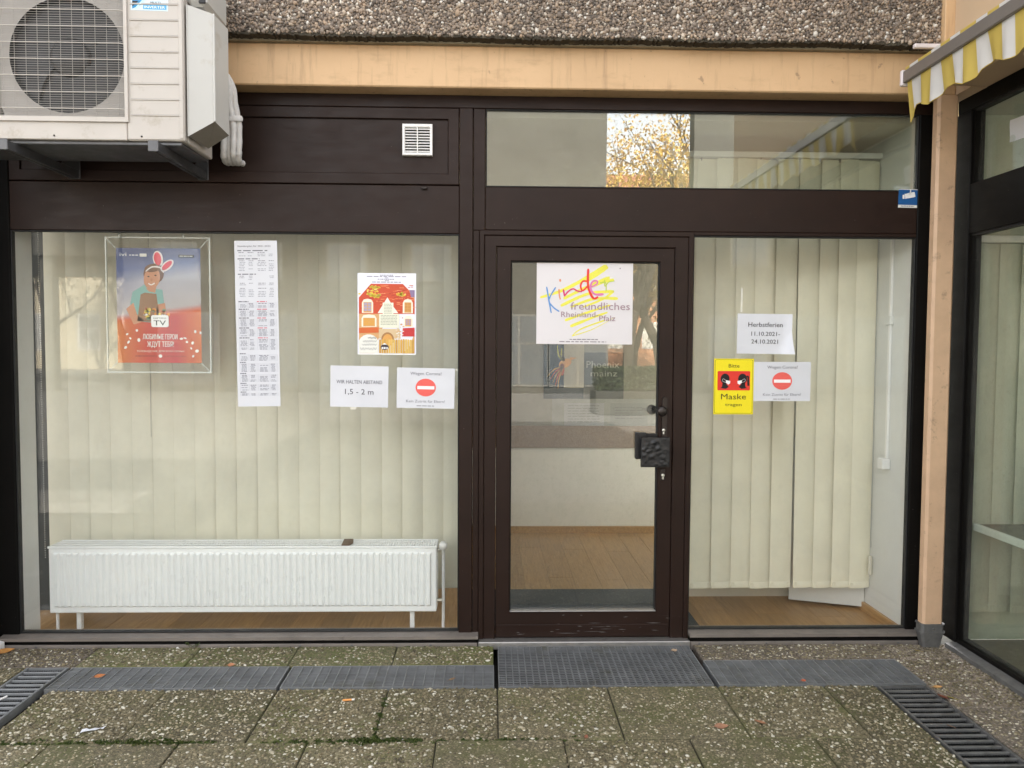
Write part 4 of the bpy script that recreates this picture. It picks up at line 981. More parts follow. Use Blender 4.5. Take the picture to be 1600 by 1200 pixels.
# acrylic holder with the orange and blue poster
HX, HZ = -1.692, 1.7305
ho = empty('poster_holder', (HX, .07, 1.384), 'clear acrylic poster holder hanging inside the long window', 'poster holder')
f = MB(); f.mitre(-1.957, -1.429, 1.385, 2.076, .007, .007, .007, .007, .062, .070, m_acryl, .001); f.build('rim', ho)
MB().box(-1.950, -1.436, .0665, .0685, 1.392, 2.069, m_acrylpane).build('acrylic_sheet', ho)
for (a, b) in (((-1.957, 1.385), (-1.908, 1.437)), ((-1.429, 1.385), (-1.482, 1.437)), ((-1.957, 2.076), (-1.908, 2.02)), ((-1.429, 2.076), (-1.482, 2.02))):
    MB().tube([(a[0], .064, a[1]), (b[0], .066, b[1])], .0022, m_acryl, 6).build('corner_cord', ho)
for x in (-1.88, -1.56): MB().tube([(x, .06, 2.074), (x, .052, 2.088)], .007, m_acryl, 8).build('suction_hook', ho)
M_, t_, b_ = nodes('poster_gradient')
tc = N(t_, 'ShaderNodeTexCoord'); sp_ = N(t_, 'ShaderNodeSeparateXYZ'); L(t_, tc.outputs['Generated'], sp_.inputs[0])
ma = N(t_, 'ShaderNodeMath', operation='MULTIPLY_ADD'); L(t_, sp_.outputs[0], ma.inputs[0]); ma.inputs[1].default_value = -.10; L(t_, sp_.outputs[2], ma.inputs[2])
up_ = ramp(t_, ma.outputs[0], [(.20, (.50, .018, .012)), (.36, (.56, .06, .012)), (.42, (.46, .42, .44)), (.68, (.40, .40, .48)), (.80, (.10, .14, .31)), (.95, (.02, .035, .15))])
lo_ = ramp(t_, sp_.outputs[0], [(0, (.58, .15, .018)), (.35, (.52, .03, .012)), (.7, (.50, .018, .014)), (1, (.60, .14, .018))])
msk = ramp(t_, ma.outputs[0], [(.33, 1.), (.40, 0.)]); cc = mix(t_, msk, up_, lo_)
dk = N(t_, 'ShaderNodeMath', operation='SUBTRACT', use_clamp=True); dk.inputs[0].default_value = .45; L(t_, sp_.outputs[0], dk.inputs[1])
mk2 = ramp(t_, ma.outputs[0], [(.5, 0.), (.7, 1.)]); dd = N(t_, 'ShaderNodeMath', operation='MULTIPLY'); L(t_, dk.outputs[0], dd.inputs[0]); L(t_, mk2, dd.inputs[1])
cc = mix(t_, dd.outputs[0], cc, (.05, .07, .22)); L(t_, cc, b_.inputs['Base Color']); b_.inputs['Roughness'].default_value = .35
s = Sheet('poster', -1.6935, 1.7285, .424, .584, .0712, 0, None, mat=M_, n=(2, 2)); s.y = .0708
k = .424/690.
def qp(x, y): return ((x-449)*k, (612-y)*k)
def E_(x, y, a, b, col, l=2, r=0): s.ell(*qp(x, y), a*k, b*k, col, l, r)
def G(pts, col, l=2): s.poly([qp(*p) for p in pts], col, l)
SKIN = (.58, .27, .16)
G([(215, 590), (235, 500), (330, 440), (400, 470), (480, 480), (495, 620), (480, 760), (240, 740)], (.22, .42, .40), 2)
G([(300, 520), (335, 505), (430, 515), (440, 600), (460, 750), (270, 740)], (.30, .16, .09), 3)
G([(180, 640), (240, 590), (270, 690), (330, 740), (240, 770)], SKIN, 3); G([(440, 600), (500, 590), (510, 700), (420, 740)], SKIN, 3)
E_(410, 350, 84, 80, (.16, .07, .04), 3); E_(395, 385, 66, 92, SKIN, 4, -12); G([(345, 470), (430, 455), (420, 505), (370, 495)], SKIN, 3)
E_(405, 300, 70, 34, (.17, .08, .045), 5, 10); E_(368, 372, 9, 6, (.05, .03, .03), 5); E_(425, 362, 9, 6, (.05, .03, .03), 5); E_(392, 398, 10, 13, (.50, .21, .12), 5); s.ribbon([qp(365, 428), qp(390, 440), qp(418, 425)], .0055, (.86, .80, .78), 5); 
s.ribbon([qp(345, 330), qp(400, 292), qp(470, 300), qp(492, 340)], .007, (.8, .75, .75), 6)
E_(448, 225, 42, 66, (.82, .74, .76), 5, 8); E_(445, 225, 30, 55, (.70, .05, .09), 6, 8); E_(522, 280, 34, 66, (.82, .74, .76), 5, -48); E_(520, 280, 22, 54, (.70, .05, .09), 6, -48)
for q in range(30): E_(random.uniform(330, 530), random.uniform(640, 720), random.uniform(8, 17), random.uniform(8, 15), random.choice([(.75, .3, .05), (.6, .05, .05), (.8, .6, .1), (.2, .3, .2), (.85, .8, .8)]), 6)
rrect(s, qp(385, 0)[0], qp(0, 790)[1], qp(528, 0)[0], qp(0, 690)[1], .010, (.9, .9, .9), 8)
s.text('КАРТИНА', *qp(456, 722), .0075, (.03, .03, .03), w=105*k, layer=9, bold=.004); s.text('TV', *qp(455, 775), .0255, (.03, .03, .03), w=100*k, layer=9, bold=.004)
WHT = (.9, .87, .85)
s.text('ЛЮБИМЫЕ ГЕРОИ', *qp(455, 890), .0255, WHT, w=285*k, layer=4, bold=.012); s.text('ЖДУТ ТЕБЯ!', *qp(458, 953), .0265, WHT, w=218*k, layer=4, bold=.012)
s.text('ТЕЛЕВИДЕНИЕ ДЛЯ ВСЕЙ СЕМЬИ', *qp(456, 997), .0085, (.88, .74, .66), w=390*k, layer=4)
s.lines(qp(250, 0)[0], qp(425, 0)[0], qp(0, 1035)[1], .006, (.30, .03, .02), 6); s.lines(qp(485, 0)[0], qp(665, 0)[0], qp(0, 1035)[1], .005, (.35, .04, .02), 6); E_(455, 1030, 15, 14, WHT, 4)
s.text('ivi', *qp(162, 205), .019, (.85, .85, .87), w=55*k, layer=4, bold=.01); s.lines(qp(212, 0)[0], qp(285, 0)[0], qp(0, 200)[1], .005, (.8, .8, .82), 2); rrect(s, qp(298, 0)[0], qp(0, 208)[1], qp(355, 0)[0], qp(0, 183)[1], .002, (.72, .70, .66), 4)
rrect(s, qp(615, 0)[0], qp(0, 213)[1], qp(742, 0)[0], qp(0, 190)[1], .002, (.03, .03, .04), 4); s.lines(qp(625, 0)[0], qp(735, 0)[0], qp(0, 205)[1], .004, (.7, .7, .7), 4, 5)
for x, y in ((265, 818), (210, 884), (185, 850), (170, 960), (195, 915), (280, 898), (630, 885), (675, 912), (710, 965), (722, 920), (745, 825), (788, 835), (757, 987), (725, 1030), (660, 880)): E_(x, y, random.uniform(6, 16), random.uniform(5, 14), WHT, 4, random.uniform(0, 90))
s.done('orange and blue film poster of a child with rabbit ears, in the acrylic holder', 'poster')

# =================================================================== camera-warning sticker, vent grille
s = Sheet('warning_sticker', 2.133, 2.298, .098, .094, .0022, -1, None, mat=ink((.015, .10, .30), .3), n=(2, 2))
s.rect(-.049, -.047, .049, -.033, (.78, .78, .74), 1); s.rect(-.049, .044, .049, .047, (.7, .7, .7), 1)
s.ribbon([(-.016, .010), (.036, .022)], (.024, .026), (.86, .86, .86), 2, taper=False); s.ribbon([(-.022, -.002), (-.024, .018)], .010, (.86, .86, .86), 2, taper=False); s.ribbon([(.008, .02), (.012, .034), (.012, .043)], .006, (.86, .86, .86), 2, taper=False)
for v_ in (-.0385, -.0425): s.lines(-.034, .034, v_, .002, (.08, .1, .2), 5)
s.done('blue camera warning sticker on the brown frame in the upper right corner', 'sticker')
vg = empty('vent_grille', (-.37, -.01, 2.482), 'white square louvred vent in the brown upper panel', 'vent')
MB().mitre(-.445, -.295, 2.482, 2.637, .013, .013, .016, .014, -.016, .011, m_plastic, .003).build('frame', vg)
lm = MB().add([(-.0615, 0, .0035), (.0615, 0, .0035), (.0615, -.010, -.0045), (-.0615, -.010, -.0045), (-.0615, .0015, .0025), (.0615, .0015, .0025), (.0615, -.0085, -.0055), (-.0615, -.0085, -.0055)], [(0, 1, 2, 3)[::-1], (4, 5, 6, 7), (2, 3, 7, 6), (0, 1, 5, 4)], m_plastic).mesh('louvre')
for i in range(9): inst(lm, 'louvre', vg, (-.37, -.004, 2.504+i*.0137))
bx('centre_bar', vg, m_plastic, -.3722, -.3678, -.0155, .008, 2.4962, 2.6208)
MB().lathe([(0, 0), (.058, 0), (.058, .004)], (-.37, .0065, 2.558), 'y', m_acdark, 24).build('duct', vg)
MB().box(-.432, -.308, .0105, .0118, 2.496, 2.621, m_plastic).build('back_plate', vg)

# =================================================================== air conditioner on its brackets
ac = empty('air_conditioner', (-1.75, -.36, 2.37), 'white outdoor air conditioning unit mounted on brackets above the window', 'air conditioner')
AF = -.53
b = MB()
AX0, AX1, AZ0, AZ1, AB = -2.335, -1.318, 2.404, 3.14, -.20
# casing with round fan opening in the front
FXc, FZc, FR = -1.815, 2.762, .243
b.box(AX0, AX1, AF+.045, AB, AZ0, AZ1, m_acwhite, .004); 
b.build('casing', ac)
fp = MB(); nseg = 40
gx0, gx1, gz0, gz1 = -2.10, -1.562, 2.497, 3.03
# front skin: plate with hole
ring = [(FXc+FR*math.cos(2*math.pi*i/nseg), FZc+FR*math.sin(2*math.pi*i/nseg)) for i in range(nseg)]
def sq(i):
    a = 2*math.pi*i/nseg; c_, s_ = math.cos(a), math.sin(a); t = min((gx1-FXc if c_ > 0 else FXc-gx0)/max(abs(c_), 1e-6), (gz1-FZc if s_ > 0 else FZc-gz0)/max(abs(s_), 1e-6)); return (FXc+c_*t, FZc+s_*t)
v = [(x, AF+.012, z) for x, z in ring]+[(sq(i)[0], AF+.012, sq(i)[1]) for i in range(nseg)]+[(x, AF+.044, z) for x, z in ring]
fp.add(v, [(i, (i+1) % nseg, nseg+(i+1) % nseg, nseg+i) for i in range(nseg)], m_acgrey); fp.add(v[:nseg]+v[2*nseg:], [(i, (i+1) % nseg, nseg+(i+1) % nseg, nseg+i) for i in range(nseg)], m_acdark)
fp.build('fan_surround', ac)
f2 = MB()
f2.box(AX0, gx0-.0, AF, AF+.0449, AZ0, AZ1, m_acwhite, .004); f2.box(gx0+.0003, gx1-.0003, AF+.0005, AF+.0449, AZ0, gz0-.0005, m_acwhite, .003); f2.box(gx0+.0003, gx1-.0003, AF+.0005, AF+.0449, gz1+.0005, AZ1, m_acwhite, .003)
f2.box(gx1, AX1, AF, AF+.0449, AZ0, AZ1, m_acwhite, .006); f2.build('front_panel', ac)
rb = MB().box(-.1055, .1055, -.0035, .004, -.0022, .0022, m_acwhite, .0015).mesh('ridge'); gr_ = MB().box(-.105, .105, -.0014, .003, -.0014, .0014, m_acgrey).mesh('groove')
for i in range(9): z = 2.509+i*.0667; inst(rb, 'ridge', ac, (-1.437, AF-.0005, z)); inst(gr_, 'groove', ac, (-1.437, AF-.0004, z+.0038))
bx('corner_bead', ac, m_acwhite, AX1-.020, AX1-.003, AF-.004, AF-.0003, AZ0+.01, AZ1, b=.002)
MB().lathe([(0, 0), (FR+.004, 0)], (FXc, AF+.0445, FZc), 'y', m_acdark, 40).build('fan_shade_disc', ac)  # flat black disc painting the darkness behind the fan
MB().lathe([(0, -.012), (.07, -.010), (.085, .0), (.085, .012)], (FXc, AF+.035, FZc), 'y', m_acdark, 20).build('fan_hub', ac)
for kk in range(3):
    a0 = kk*2*math.pi/3+.4; v = []
    for i in range(9):
        r = .08+.15*i/8; sweep = .35*i/8
        for j in range(5): a = a0+sweep+(j/4)*1.25; v.append((FXc+r*math.cos(a), AF+.042-.010*j/4, FZc+r*math.sin(a)))
    MB().add(v, [(i*5+j, i*5+j+1, (i+1)*5+j+1, (i+1)*5+j) for i in range(8) for j in range(4)], m_acdark, True).build('fan_blade', ac)
# wire guard: many thin horizontal wires, every fourth proud, plus uprights
gm = MB()
nw = 54
wz = np.linspace(gz0+.006, gz1-.006, nw)
wm = MB().tube([(gx0, 0, 0), (gx1-.012, 0, 0)], .0017, m_acwhite, 5).mesh('wire'); 
fine = MB()
for i, z in enumerate(wz):
    if i % 7 == 3: inst(MB().tube([(gx0, AF-.010, 0), (gx1-.02, AF-.010, 0), (gx1-.004, AF-.002, 0)], .0024, m_acwhite, 6).mesh('wire'), 'guard_wire', ac, (0, 0, z))
    else: fine.tube([(gx0, AF-.006, z), (gx1-.020, AF-.006, z), (gx1-.006, AF+.002, z)], .00095, m_acgrey, 5, caps=False)  # grey carries the shadow on the fine wires in their colour
tag(fine.build('fine_wires', ac), kind='stuff')
uw = MB().tube([(0, AF-.0030, gz0+.004), (0, AF-.0030, gz1-.004)], .0012, m_acgrey, 5).mesh('upright')
for x in np.arange(gx0+.024, gx1-.02, .0485): inst(uw, 'guard_upright', ac, (x, 0, 0))
gf = MB(); gf.prism([(gx0, gz0-.018), (gx1+.010, gz0-.018), (gx1-.004, gz0+.002), (gx0, gz0+.002)], 'y', AF-.010, AF-.0005, m_acwhite); gf.prism([(gx1+.010, gz0-.0178), (gx1+.010, gz1), (gx1-.004, gz1), (gx1-.004, gz0+.0022)], 'y', AF-.010, AF-.0005, m_acwhite); gf.build('guard_frame', ac)
# base pan, coloured dark in place of the shade under the unit
bp = MB().box(AX0+.012, AX1-.02, AF+.02, AB-.005, AZ0-.016, AZ0-.0005, m_bracket, .003); bp.build('base_pan', ac)
for x in (-1.87, -1.50): inst(MB().lathe([(0, -.002), (.004, -.002), (.004, 0)], (0, 0, 0), 'y', m_acdark, 8).mesh('screw'), 'screw', ac, (x, AF-.0002, 2.420))
# side cover, moulded
A0, B0, C0, D0 = (-1.308, -.515), (-1.210, -.470), (-1.185, -.36), (-1.300, -.30)
zb = (2.428, 2.505, 2.475, 2.430); zt = (2.985, 2.965, 2.945, 2.985)
v = [(*p, z) for p, z in zip((A0, B0, C0, D0), zb)]+[(*p, z) for p, z in zip((A0, B0, C0, D0), zt)]
cv = MB(); cv.add(v, [(0, 1, 5, 4), (1, 2, 6, 5), (2, 3, 7, 6), (3, 0, 4, 7), (4, 5, 6, 7)], m_accover); cv.add(v[:4], [(3, 2, 1, 0)], pm('dull_cover_base', (.22, .20, .17), .7, var=.2))
cv.tube([v[1], v[5]], .006, m_accover, 8); cv.tube([v[0], v[4]], .003, m_accover, 6); cv.build('side_cover', ac)
sw = MB().box(-1.3175, -1.232, -.50, -.22, 2.99, AZ1, m_accover, .02); sw.build('side_casing', ac)
bx('grip_recess', ac, m_acdark, -1.262, -1.236, -.5015, -.49, 3.0, 3.028); 
# badge
s = Sheet('badge', -1.4585, 2.9735, .157, .048, AF-.0008, -1, None, mat=ink((.55, .66, .74), .35), n=(2, 2))
s.poly([(-.072, .0195), (-.030, .0195), (-.036, -.001), (-.072, -.018)], (.03, .24, .48), 1); s.poly([(-.072, .015), (-.045, .015), (-.072, -.01)], (.02, .02, .025), 2); s.poly([(-.030, .019), (-.022, .019), (-.055, -.018), (-.063, -.018)], (.5, .74, .8), 3)
s.text('MULTI', .026, .0055, .0085, (.12, .13, .15), w=.042, bold=.01); s.rect(-.026, -.0185, .072, .0005, (.10, .38, .66), 1); s.text('INVERTER', .023, -.0145, .0105, (.85, .88, .9), w=.086, bold=.012)
bo = s.ob; WO_b = WO[bo]; bo.parent = ac; bo.location = WO_b-WO[ac]; bo.name = 'badge'
s.pr.build('print', bo); s.tx.build('lettering', bo)
# brackets
def bracket(x):
    r = MB()
    r.box(x-.020, x+.020, -.575, -.012, 2.350, 2.353, m_bracket); r.box(x-.020, x-.017, -.575, -.012, 2.3532, 2.3868, m_bracket); r.box(x+.017, x+.020, -.575, -.012, 2.3532, 2.3868, m_bracket)
    r.box(x-.022, x+.022, -.580, -.5752, 2.346, 2.392, m_bracket, .003)
    r.prism([(-.012, 2.3872), (-.012, 2.52), (-.045, 2.52), (-.17, 2.3872)], 'x', x+.0202, x+.0235, m_bracket)
    r.box(x-.026, x+.026, -.012, -.004, 2.348, 2.60, m_bracket, .002)
    for k in range(14): y = -.54+k*.036; r.box(x-.005, x+.005, y-.012, y+.012, 2.3485, 2.3498, m_acdark)
    r.build('bracket', ac)
bracket(-2.06); bracket(-1.432)
# insulated pipes
pb = empty('pipe_bundle', (-1.20, -.12, 2.43), 'wrapped white refrigerant pipes looping into the wall beside the air conditioner', 'pipes')
for i, (dx, dy) in enumerate(((-.052, -.01), (-.022, .0), (.006, -.012), (.030, .012))):
    x = -1.245+dx*.8; pts = [(-1.275, -.30, 2.80), (-1.262+dx*.2, -.26+dy, 2.80), (-1.240+dx*.4, -.20+dy, 2.76), (x-.002, -.16+dy, 2.66), (x+.006, -.14+dy, 2.58), (x, -.125+dy, 2.49), (x-.01, -.10+dy, 2.445), (x-.02, -.05, 2.43), (x-.02, .0, 2.435)]
    # smooth
    q = []
    for a_ in range(len(pts)-1):
        p0, p1, p2, p3 = (Vector(pts[max(a_-1, 0)]), Vector(pts[a_]), Vector(pts[a_+1]), Vector(pts[min(a_+2, len(pts)-1)]))
        for tt in (0, .25, .5, .75): q.append(.5*(2*p1+(p2-p0)*tt+(2*p0-5*p1+4*p2-p3)*tt*tt+(3*p1-p0-3*p2+p3)*tt**3))
    q.append(Vector(pts[-1]))
    MB().tube(q, [.0145*(1+.10*math.sin(j*1.9+i)) for j in range(len(q))], m_pipe, 10).build('pipe', pb)
tm = MB().lathe([(.048, -.012), (.052, 0), (.048, .012)], (0, 0, 0), 'z', m_pipe, 14).mesh('tape_wrap')
ob = inst(tm, 'tape_wrap', pb, (-1.24, -.142, 2.61), (.15, -.1, 0)); ob.scale = (.95, .65, 1)

# =================================================================== awning on the wing
aw = empty('awning', (1.98, -1.2, 2.63), 'yellow and white striped awning with scalloped valance on the side wing', 'awning')
RXa = 1.97; ya, yb = -.255, -2.7
vz = MB(); ny = 260; nz = 8; ys = np.linspace(ya, yb, ny+1); mats = []
def vpos(y, t):
    d = -y-.255
    zb = 2.655-.020*math.cos(2*math.pi*(d-.195)/.27) - (.0 if d > .05 else 0)
    if d < .06: zb -= (.06-d)*.9
    z = 2.796+(zb-2.796)*t
    x = RXa+.004+t*(.012*math.sin(2*math.pi*d/.27+.6)+.006*math.sin(2*math.pi*d/.083+1)+.010)
    return (x, y, z)
for i in range(ny):
    d = -(ys[i]+ys[i+1])/2-.255; st = ((d-.035)/.080) % 2; mt_ = m_wht if st < 1 else m_yel
    v = []
    for j in range(nz+1): v += [vpos(ys[i], j/nz), vpos(ys[i+1], j/nz)]
    vz.add(v, [(2*j, 2*j+1, 2*j+3, 2*j+2) for j in range(nz)], mt_, True)
import bmesh
me = vz.mesh('valance', (1.98, -1.2, 2.63)); bm2 = bmesh.new(); bm2.from_mesh(me); bmesh.ops.remove_doubles(bm2, verts=bm2.verts, dist=1e-5); bm2.to_mesh(me); bm2.free()
link(bpy.data.objects.new('valance', me), 'valance', aw, (1.98, -1.2, 2.63))
# hem
hm_ = MB().tube([vpos(y, 1.0) for y in ys[::2]], .0022, m_yel, 5); hm_.build('hem', aw)
MB().box(RXa-.012, RXa+.016, yb, ya+.012, 2.792, 2.848, m_rail, .004).build('front_rail', aw)
MB().box(RXa-.016, RXa+.020, ya+.0122, ya+.034, 2.782, 2.856, m_railcap, .004).build('rail_cap', aw)
fc = MB(); 
ys2 = np.linspace(ya, yb, 70)
for i in range(69):
    d = -(ys2[i]+ys2[i+1])/2-.255; st = ((d-.035)/.080) % 2; mt_ = m_wht if st < 1 else m_yel
    prof = [(RXa-.006, 2.8485), (RXa-.006, 2.862), (RXa+.012, 2.868), (RXa+.10, 2.905), (2.211, 2.985)]
    v = []
    for x, z in prof: v += [(x, ys2[i], z), (x, ys2[i+1], z)]
    fc.add(v, [(2*j, 2*j+2, 2*j+3, 2*j+1) for j in range(len(prof)-1)], mt_)
fc.build('canopy', aw)
ar = MB().box(1.99, 2.21, -.285, -.262, 2.945, 2.965, m_railcap, .003); ar.build('arm', aw)

# =================================================================== litter on the paving
def leaf(x, y, z, l, w, rot, col, label, name='fallen_leaf', curl=.006):
    b = MB(); n = 8; M = pm('dry_leaf', col, .7, var=.25, vs=60); v = []
    c_, s_ = math.cos(rot), math.sin(rot)
    for i in range(n+1):
        t = i/n; hw = w*math.sin(math.pi*t**.8)*.5+.0003
        for sgn in (-1, 0, 1):
            a, bb = (t-.5)*l, sgn*hw; v.append((x+a*c_-bb*s_, y+a*s_+bb*c_, z+.002+curl*abs(sgn)*math.sin(math.pi*t)*(.6+.4*sgn)+curl*.6*(t-.5)**2*4))
    b.add(v, [(3*i+j, 3*i+3+j, 3*i+4+j, 3*i+1+j) for i in range(n) for j in range(2)], M, True)
    b.tube([(x-.5*l*c_, y-.5*l*s_, z+.002+curl*.6), (x-.72*l*c_, y-.72*l*s_, z+.003)], .0007, M, 4)
    return tag(b.build(name), label, 'leaf', 'fallen leaves on the paving')
leaf(1.102, -.882, .002, .052, .030, 2.4, (.36, .17, .09), 'reddish brown leaf on the slab nearest the narrow right grating')
leaf(.935, -.915, .002, .062, .036, .1, (.34, .17, .10), 'curled reddish leaf left of a similar leaf on the front slabs')
leaf(.38, -.99, .002, .030, .014, 1.2, (.30, .12, .07), 'small dark red leaf at the slab joint below the door grating')
leaf(-1.79, -.40, .003, .050, .032, .6, (.42, .15, .05), 'orange leaf lying on the left long grating')
leaf(-1.23, -.285, .003, .035, .028, .1, (.46, .20, .10), 'small orange leaf on the back edge of the left long grating')
leaf(.93, -.14, .003, .034, .024, .3, (.42, .30, .20), 'pale dry leaf at the back corner of the door grating')
leaf(-2.40, -.105, .002, .085, .045, .7, (.46, .22, .06), 'large orange leaf beside the white sill in the left corner', curl=.012)
leaf(1.62, -.265, .003, .050, .012, 3.0, (.48, .36, .20), 'thin straw coloured leaf on the edge of the right long grating')
leaf(1.44, -.50, .003, .026, .016, .2, (.45, .12, .06), 'tiny red leaf on the front edge of the right long grating')
leaf(2.02, -.575, .003, .050, .016, .1, (.50, .27, .10), 'orange leaf at the top of the narrow right grating')
leaf(1.985, -.67, .003, .055, .032, 1.9, (.18, .055, .03), 'dark red leaf on the narrow right grating')
leaf(2.012, -.685, .006, .040, .012, 2.2, (.60, .48, .05), 'yellow leaf stem beside the dark red leaf')
leaf(-.17, -.46, .003, .040, .010, .7, (.22, .14, .08), 'dry brown twig of a leaf on the middle long grating')
leaf(2.16, -.16, .003, .035, .010, 2.4, (.55, .42, .12), 'yellow sliver of leaf near the corner post foot')
leaf(1.86, -.93, .003, .032, .010, 2.2, (.45, .26, .16), 'pale brown leaf strip low on the narrow right grating')
b = MB().tube([(-.630, -.662, .006), (-.592, -.656, .006)], .0045, ink((.75, .33, .10)), 8); b.tube([(-.5919, -.656, .006), (-.580, -.654, .006)], .0045, ink((.8, .76, .7)), 8); tag(b.build('cigarette_butt'), 'orange cigarette filter on the dark front slab', 'cigarette butt')
b = MB().tube([(-2.11, -.665, .005), (-2.085, -.60, .006)], .0042, ink((.85, .83, .8)), 8); b.tube([(-2.1185, -.687, .005), (-2.1103, -.6658, .005)], .0043, ink((.72, .45, .2)), 8); tag(b.build('cigarette_butt'), 'white cigarette end lying on the left narrow grating', 'cigarette butt')
b = MB(); v = []
for i in range(7):
    t = i/6; w_ = .010+.006*math.sin(i*2.3); v += [(-1.605+.078*t, -.915+.03*t-w_, .004+.006*abs(math.sin(i*1.7))), (-1.605+.078*t, -.915+.03*t+w_, .004+.008*abs(math.sin(i*2.9+1)))]
b.add(v, [(2*i, 2*i+2, 2*i+3, 2*i+1) for i in range(6)], m_paper); tag(b.build('paper_scrap'), 'crumpled white paper scrap on the left front slabs', 'scrap')
b = MB(); b.lathe([(0, .004), (.006, .003), (.006, 0)], (-1.575, -.055, 0), 'z', m_plastic, 8); tag(b.build('pebble'), 'single white pebble by the joint under the long window', 'pebble')

# =================================================================== the far side of the square (seen mirrored in the glass)
m_dullframe = pm('dull_grey_frame', (.16, .155, .14), .7)
def building(name, x0, x1, y0, y1, h, mat, label, wins=(), band=None, wm=None, roof=None, fm=None):
    r = empty(name, ((x0+x1)/2, (y0+y1)/2, 0), label, 'building')
    MB().box(x0, x1, y0, y1, 0, h, mat).build('wall', r)
    if band: MB().box(x0-.05, x1+.05, y1, y1+.12, band[0], band[1], m_peach_wing).build('beam', r)
    for (a, b, c, d) in wins:
        w = MB(); w.box(a-.07, b+.07, y1, y1+.05, c-.07, d+.07, fm or m_plastic); f = w.build('window_frame', r)
        MB().box(a, b, y1+.051, y1+.06, c, d, wm or m_acdark).build('pane', f)
        MB().box((a+b)/2-.035, (a+b)/2+.035, y1+.061, y1+.08, c, d, fm or m_plastic).build('glazing_bar', f)
        MB().box(a, b, y1+.0615, y1+.0805, (c+d)/2+.2, (c+d)/2+.26, fm or m_plastic).build('glazing_bar', f)
    if roof: MB().prism([(y0-.3, h), (y1+.3, h), ((y0+y1)/2, h+roof)], 'x', x0-.3, x1+.3, pm('clay_tile_roof', (.24, .09, .06), .9, var=.2, vs=3)).build('roof', r)
    return r
m_conc = pm('pale_concrete', (.065, .062, .054), .9, var=.12, vs=1.2, bmp=.2)
m_winlit = pm('window_glass_dark', (.10, .11, .12), .08, var=.1)
building('opposite_building', -.7, 3.85, -30, -22, 9.4, m_conc, 'tall grey-brown office block across the square beside the passage', [(x, x+1.9, .3, 2.6) for x in (0., 2.)], None, m_winlit, None, m_dullframe)
building('opposite_building', -12.2, -.75, -30, -22.05, 5.5, m_conc, 'low grey-brown shop row across the square joined to the office block', [(x, x+1.9, .3, 2.6) for x in (-11, -8.4, -5.6, -2.8)]+[(x, x+1.2, 3.8, 4.9) for x in (-11., -8.2, -5.4, -2.6)], None, m_winlit, None, m_dullframe)
building('opposite_building', 6.85, 14.5, -22.8, -22.2, 10.6, m_conc, 'grey-brown office front across the square right of the passage', [(x, x+1.9, .3, 2.6) for x in (7.5, 10.0, 12.3)]+[(x, x+1.2, 4.4, 5.8) for x in (8.2, 11)], None, m_winlit, None, m_dullframe)
br_ = empty('bridge_block', (-16, -26, 0), 'dark upper storey on pillars spanning the lane left of the office block', 'building')
MB().box(-30, -12.3, -30, -22, 4.5, 5.7, m_conc).build('upper_storey', br_)
for x in (-25.5, -20.2, -14.8): bx('pillar', br_, m_conc, x-.2, x+.2, -22.6, -22.2, 0, 4.5)
building('brick_house', -2, 30, -72, -58, 14.0, brick_mat('orange_brick', (.52, .22, .10), (.62, .30, .15), (.42, .34, .27), 4), 'orange brick house beyond the passage', [(x, x+1.5, 1.6, 3.6) for x in np.arange(-.5, 21, 3.2)]+[(x, x+1.5, 5.4, 7.4) for x in np.arange(-.5, 21, 3.2)]+[(x, x+1.5, 9.6, 11.8) for x in np.arange(-.5, 28, 3.2)], None, pm('bright_curtain_window', (.6, .58, .5), .3), 3.0)
building('cream_house', -52, -22, -62, -48, 6.0, pm('cream_plaster', (.50, .44, .32), .85, var=.08, vs=.6), 'long cream plastered house with white windows beyond the trees', [(x, x+1.3, 1.3, 3.6) for x in np.arange(-50.5, -24, 2.9)], None, pm('pale_window', (.40, .40, .38), .2), None)
hl = MB(); hp = []
nxh = 40
for i in range(nxh+1):
    x = -160+320*i/nxh; hgt = 25+27*math.exp(-((x-17)/15)**2)+5*math.sin(x*.07)+random.uniform(-1, 1)
    hp.append((x, hgt))
v = [(x, -150, -.5) for x, h in hp]+[(x, -165, h*.7) for x, h in hp]+[(x, -190, h) for x, h in hp]
k_ = nxh+1; hl.add(v, [(r*k_+i, r*k_+i+1, (r+1)*k_+i+1, (r+1)*k_+i) for r in range(2) for i in range(nxh)], pm('autumn_hillside', (.16, .10, .05), .95, var=.4, vs=.25, bmp=.8, bs=1.0), True); struct(hl.build('hill'))
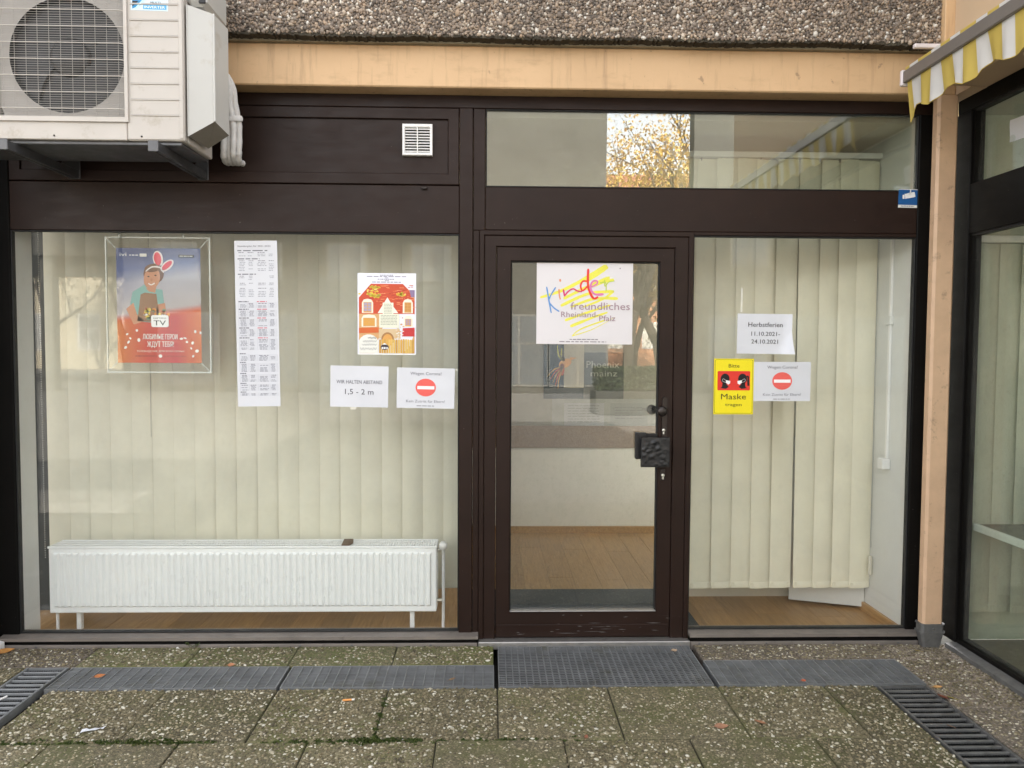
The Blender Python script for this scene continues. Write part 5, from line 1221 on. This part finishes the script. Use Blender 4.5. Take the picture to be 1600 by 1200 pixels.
def tree(x, y, h, label, mat, nleaf, cr, seed, leafs=.09):
    rr = random.Random(seed); R_ = np.random.default_rng(seed)
    root = empty('tree', (x, y, 0), label, 'tree', 'autumn trees on the square'); bk = pm('bark', (.09, .07, .055), .95, var=.3, vs=12, bmp=.6, bs=30)
    t = MB(); tips = []
    def grow(p, d, l, r, dep):
        n = 4; pts = [p]; q = p; dd = d
        for i in range(n): dd = (dd+Vector((rr.gauss(0, .12), rr.gauss(0, .12), rr.gauss(.03, .06)))).normalized(); q = q+dd*(l/n); pts.append(q)
        t.tube(pts, [r*(1-.45*i/n) for i in range(n+1)], bk, 7 if dep == 0 else 5, caps=False)
        if dep >= 2: tips.extend(pts[1:])
        if dep < 4:
            for k in range(3 if dep else 5):
                a = rr.uniform(0, 6.28); e = rr.uniform(.35, 1.0); nd = (dd*math.cos(e)+Vector((math.cos(a), math.sin(a), .25))*math.sin(e)).normalized()
                grow(pts[rr.choice([2, 3, 4])], nd, l*rr.uniform(.5, .72), r*.5, dep+1)
    grow(Vector((x, y, 0)), Vector((0, 0, 1)), h*.42, h*.018, 0); t.build('trunk', root)
    T = np.array([tuple(p) for p in tips]); c = T[R_.integers(0, len(T), nleaf)]+R_.normal(0, cr, (nleaf, 3))
    a = R_.normal(0, 1, (nleaf, 3)); a /= np.linalg.norm(a, axis=1)[:, None]; b_ = np.cross(a, R_.normal(0, 1, (nleaf, 3))); b_ /= np.linalg.norm(b_, axis=1)[:, None]
    s_ = R_.uniform(.6, 1.3, (nleaf, 1))*leafs; V = np.stack([c-a*s_, c+b_*s_*.6, c+a*s_, c-b_*s_*.6], 1).reshape(-1, 3)
    me = bpy.data.meshes.new('crown'); o = np.array((x, y, 0.)); me.from_pydata((V-o).tolist(), [], [(4*i, 4*i+1, 4*i+2, 4*i+3) for i in range(nleaf)]); me.materials.append(mat)
    tag(link(bpy.data.objects.new('crown', me), 'crown', root, (x, y, 0)), kind='stuff')
m_gold = leafy_mat('golden_leaves', [(0, (.30, .17, .04)), (.4, (.50, .31, .07)), (.75, (.62, .42, .12)), (1, (.46, .38, .10))])
m_olive = leafy_mat('olive_leaves', [(0, (.06, .07, .02)), (.5, (.13, .12, .03)), (1, (.30, .22, .05))])
tree(6.6, -33, 16, 'golden autumn tree left in the passage view', m_gold, 7500, .5, 3, .085)
tree(9.0, -36, 17, 'golden autumn tree right in the passage view', m_gold, 4200, .5, 5, .085)
tree(8.9, -44, 13, 'low dense golden tree between two taller ones', m_gold, 14000, .7, 8, .12)
tree(-19.5, -38, 11, 'dark olive tree in front of the cream house', m_olive, 5000, .35, 11)
tree(-26, -42, 12, 'bare-limbed olive tree at the far end of the cream house', m_olive, 3500, .35, 14)
# planted tub and hedge in the square
hg = empty('planter', (3.5, -14, 0), 'long stone planter with clipped green hedge on the square', 'planter')
MB().box(2.4, 4.6, -14.5, -13.5, 0, .55, m_conc, .02).build('trough', hg)
n = 5000; R_ = np.random.default_rng(4); c = np.stack([R_.uniform(2.45, 4.55, n), R_.uniform(-14.45, -13.55, n), .55+.55*R_.uniform(0, 1, n)**.6], 1); a = R_.normal(0, 1, (n, 3)); a /= np.linalg.norm(a, axis=1)[:, None]; b_ = np.cross(a, R_.normal(0, 1, (n, 3))); b_ /= np.linalg.norm(b_, axis=1)[:, None]
V = np.stack([c-a*.05, c+b_*.03, c+a*.05, c-b_*.03], 1).reshape(-1, 3); me = bpy.data.meshes.new('hedge'); me.from_pydata((V-np.array((3.5, -14, .0))).tolist(), [], [(4*i, 4*i+1, 4*i+2, 4*i+3) for i in range(n)]); me.materials.append(leafy_mat('hedge_leaves', [(0, (.03, .05, .02)), (1, (.10, .13, .05))]))
tag(link(bpy.data.objects.new('hedge', me), 'hedge', hg, (3.5, -14, 0)), kind='stuff')
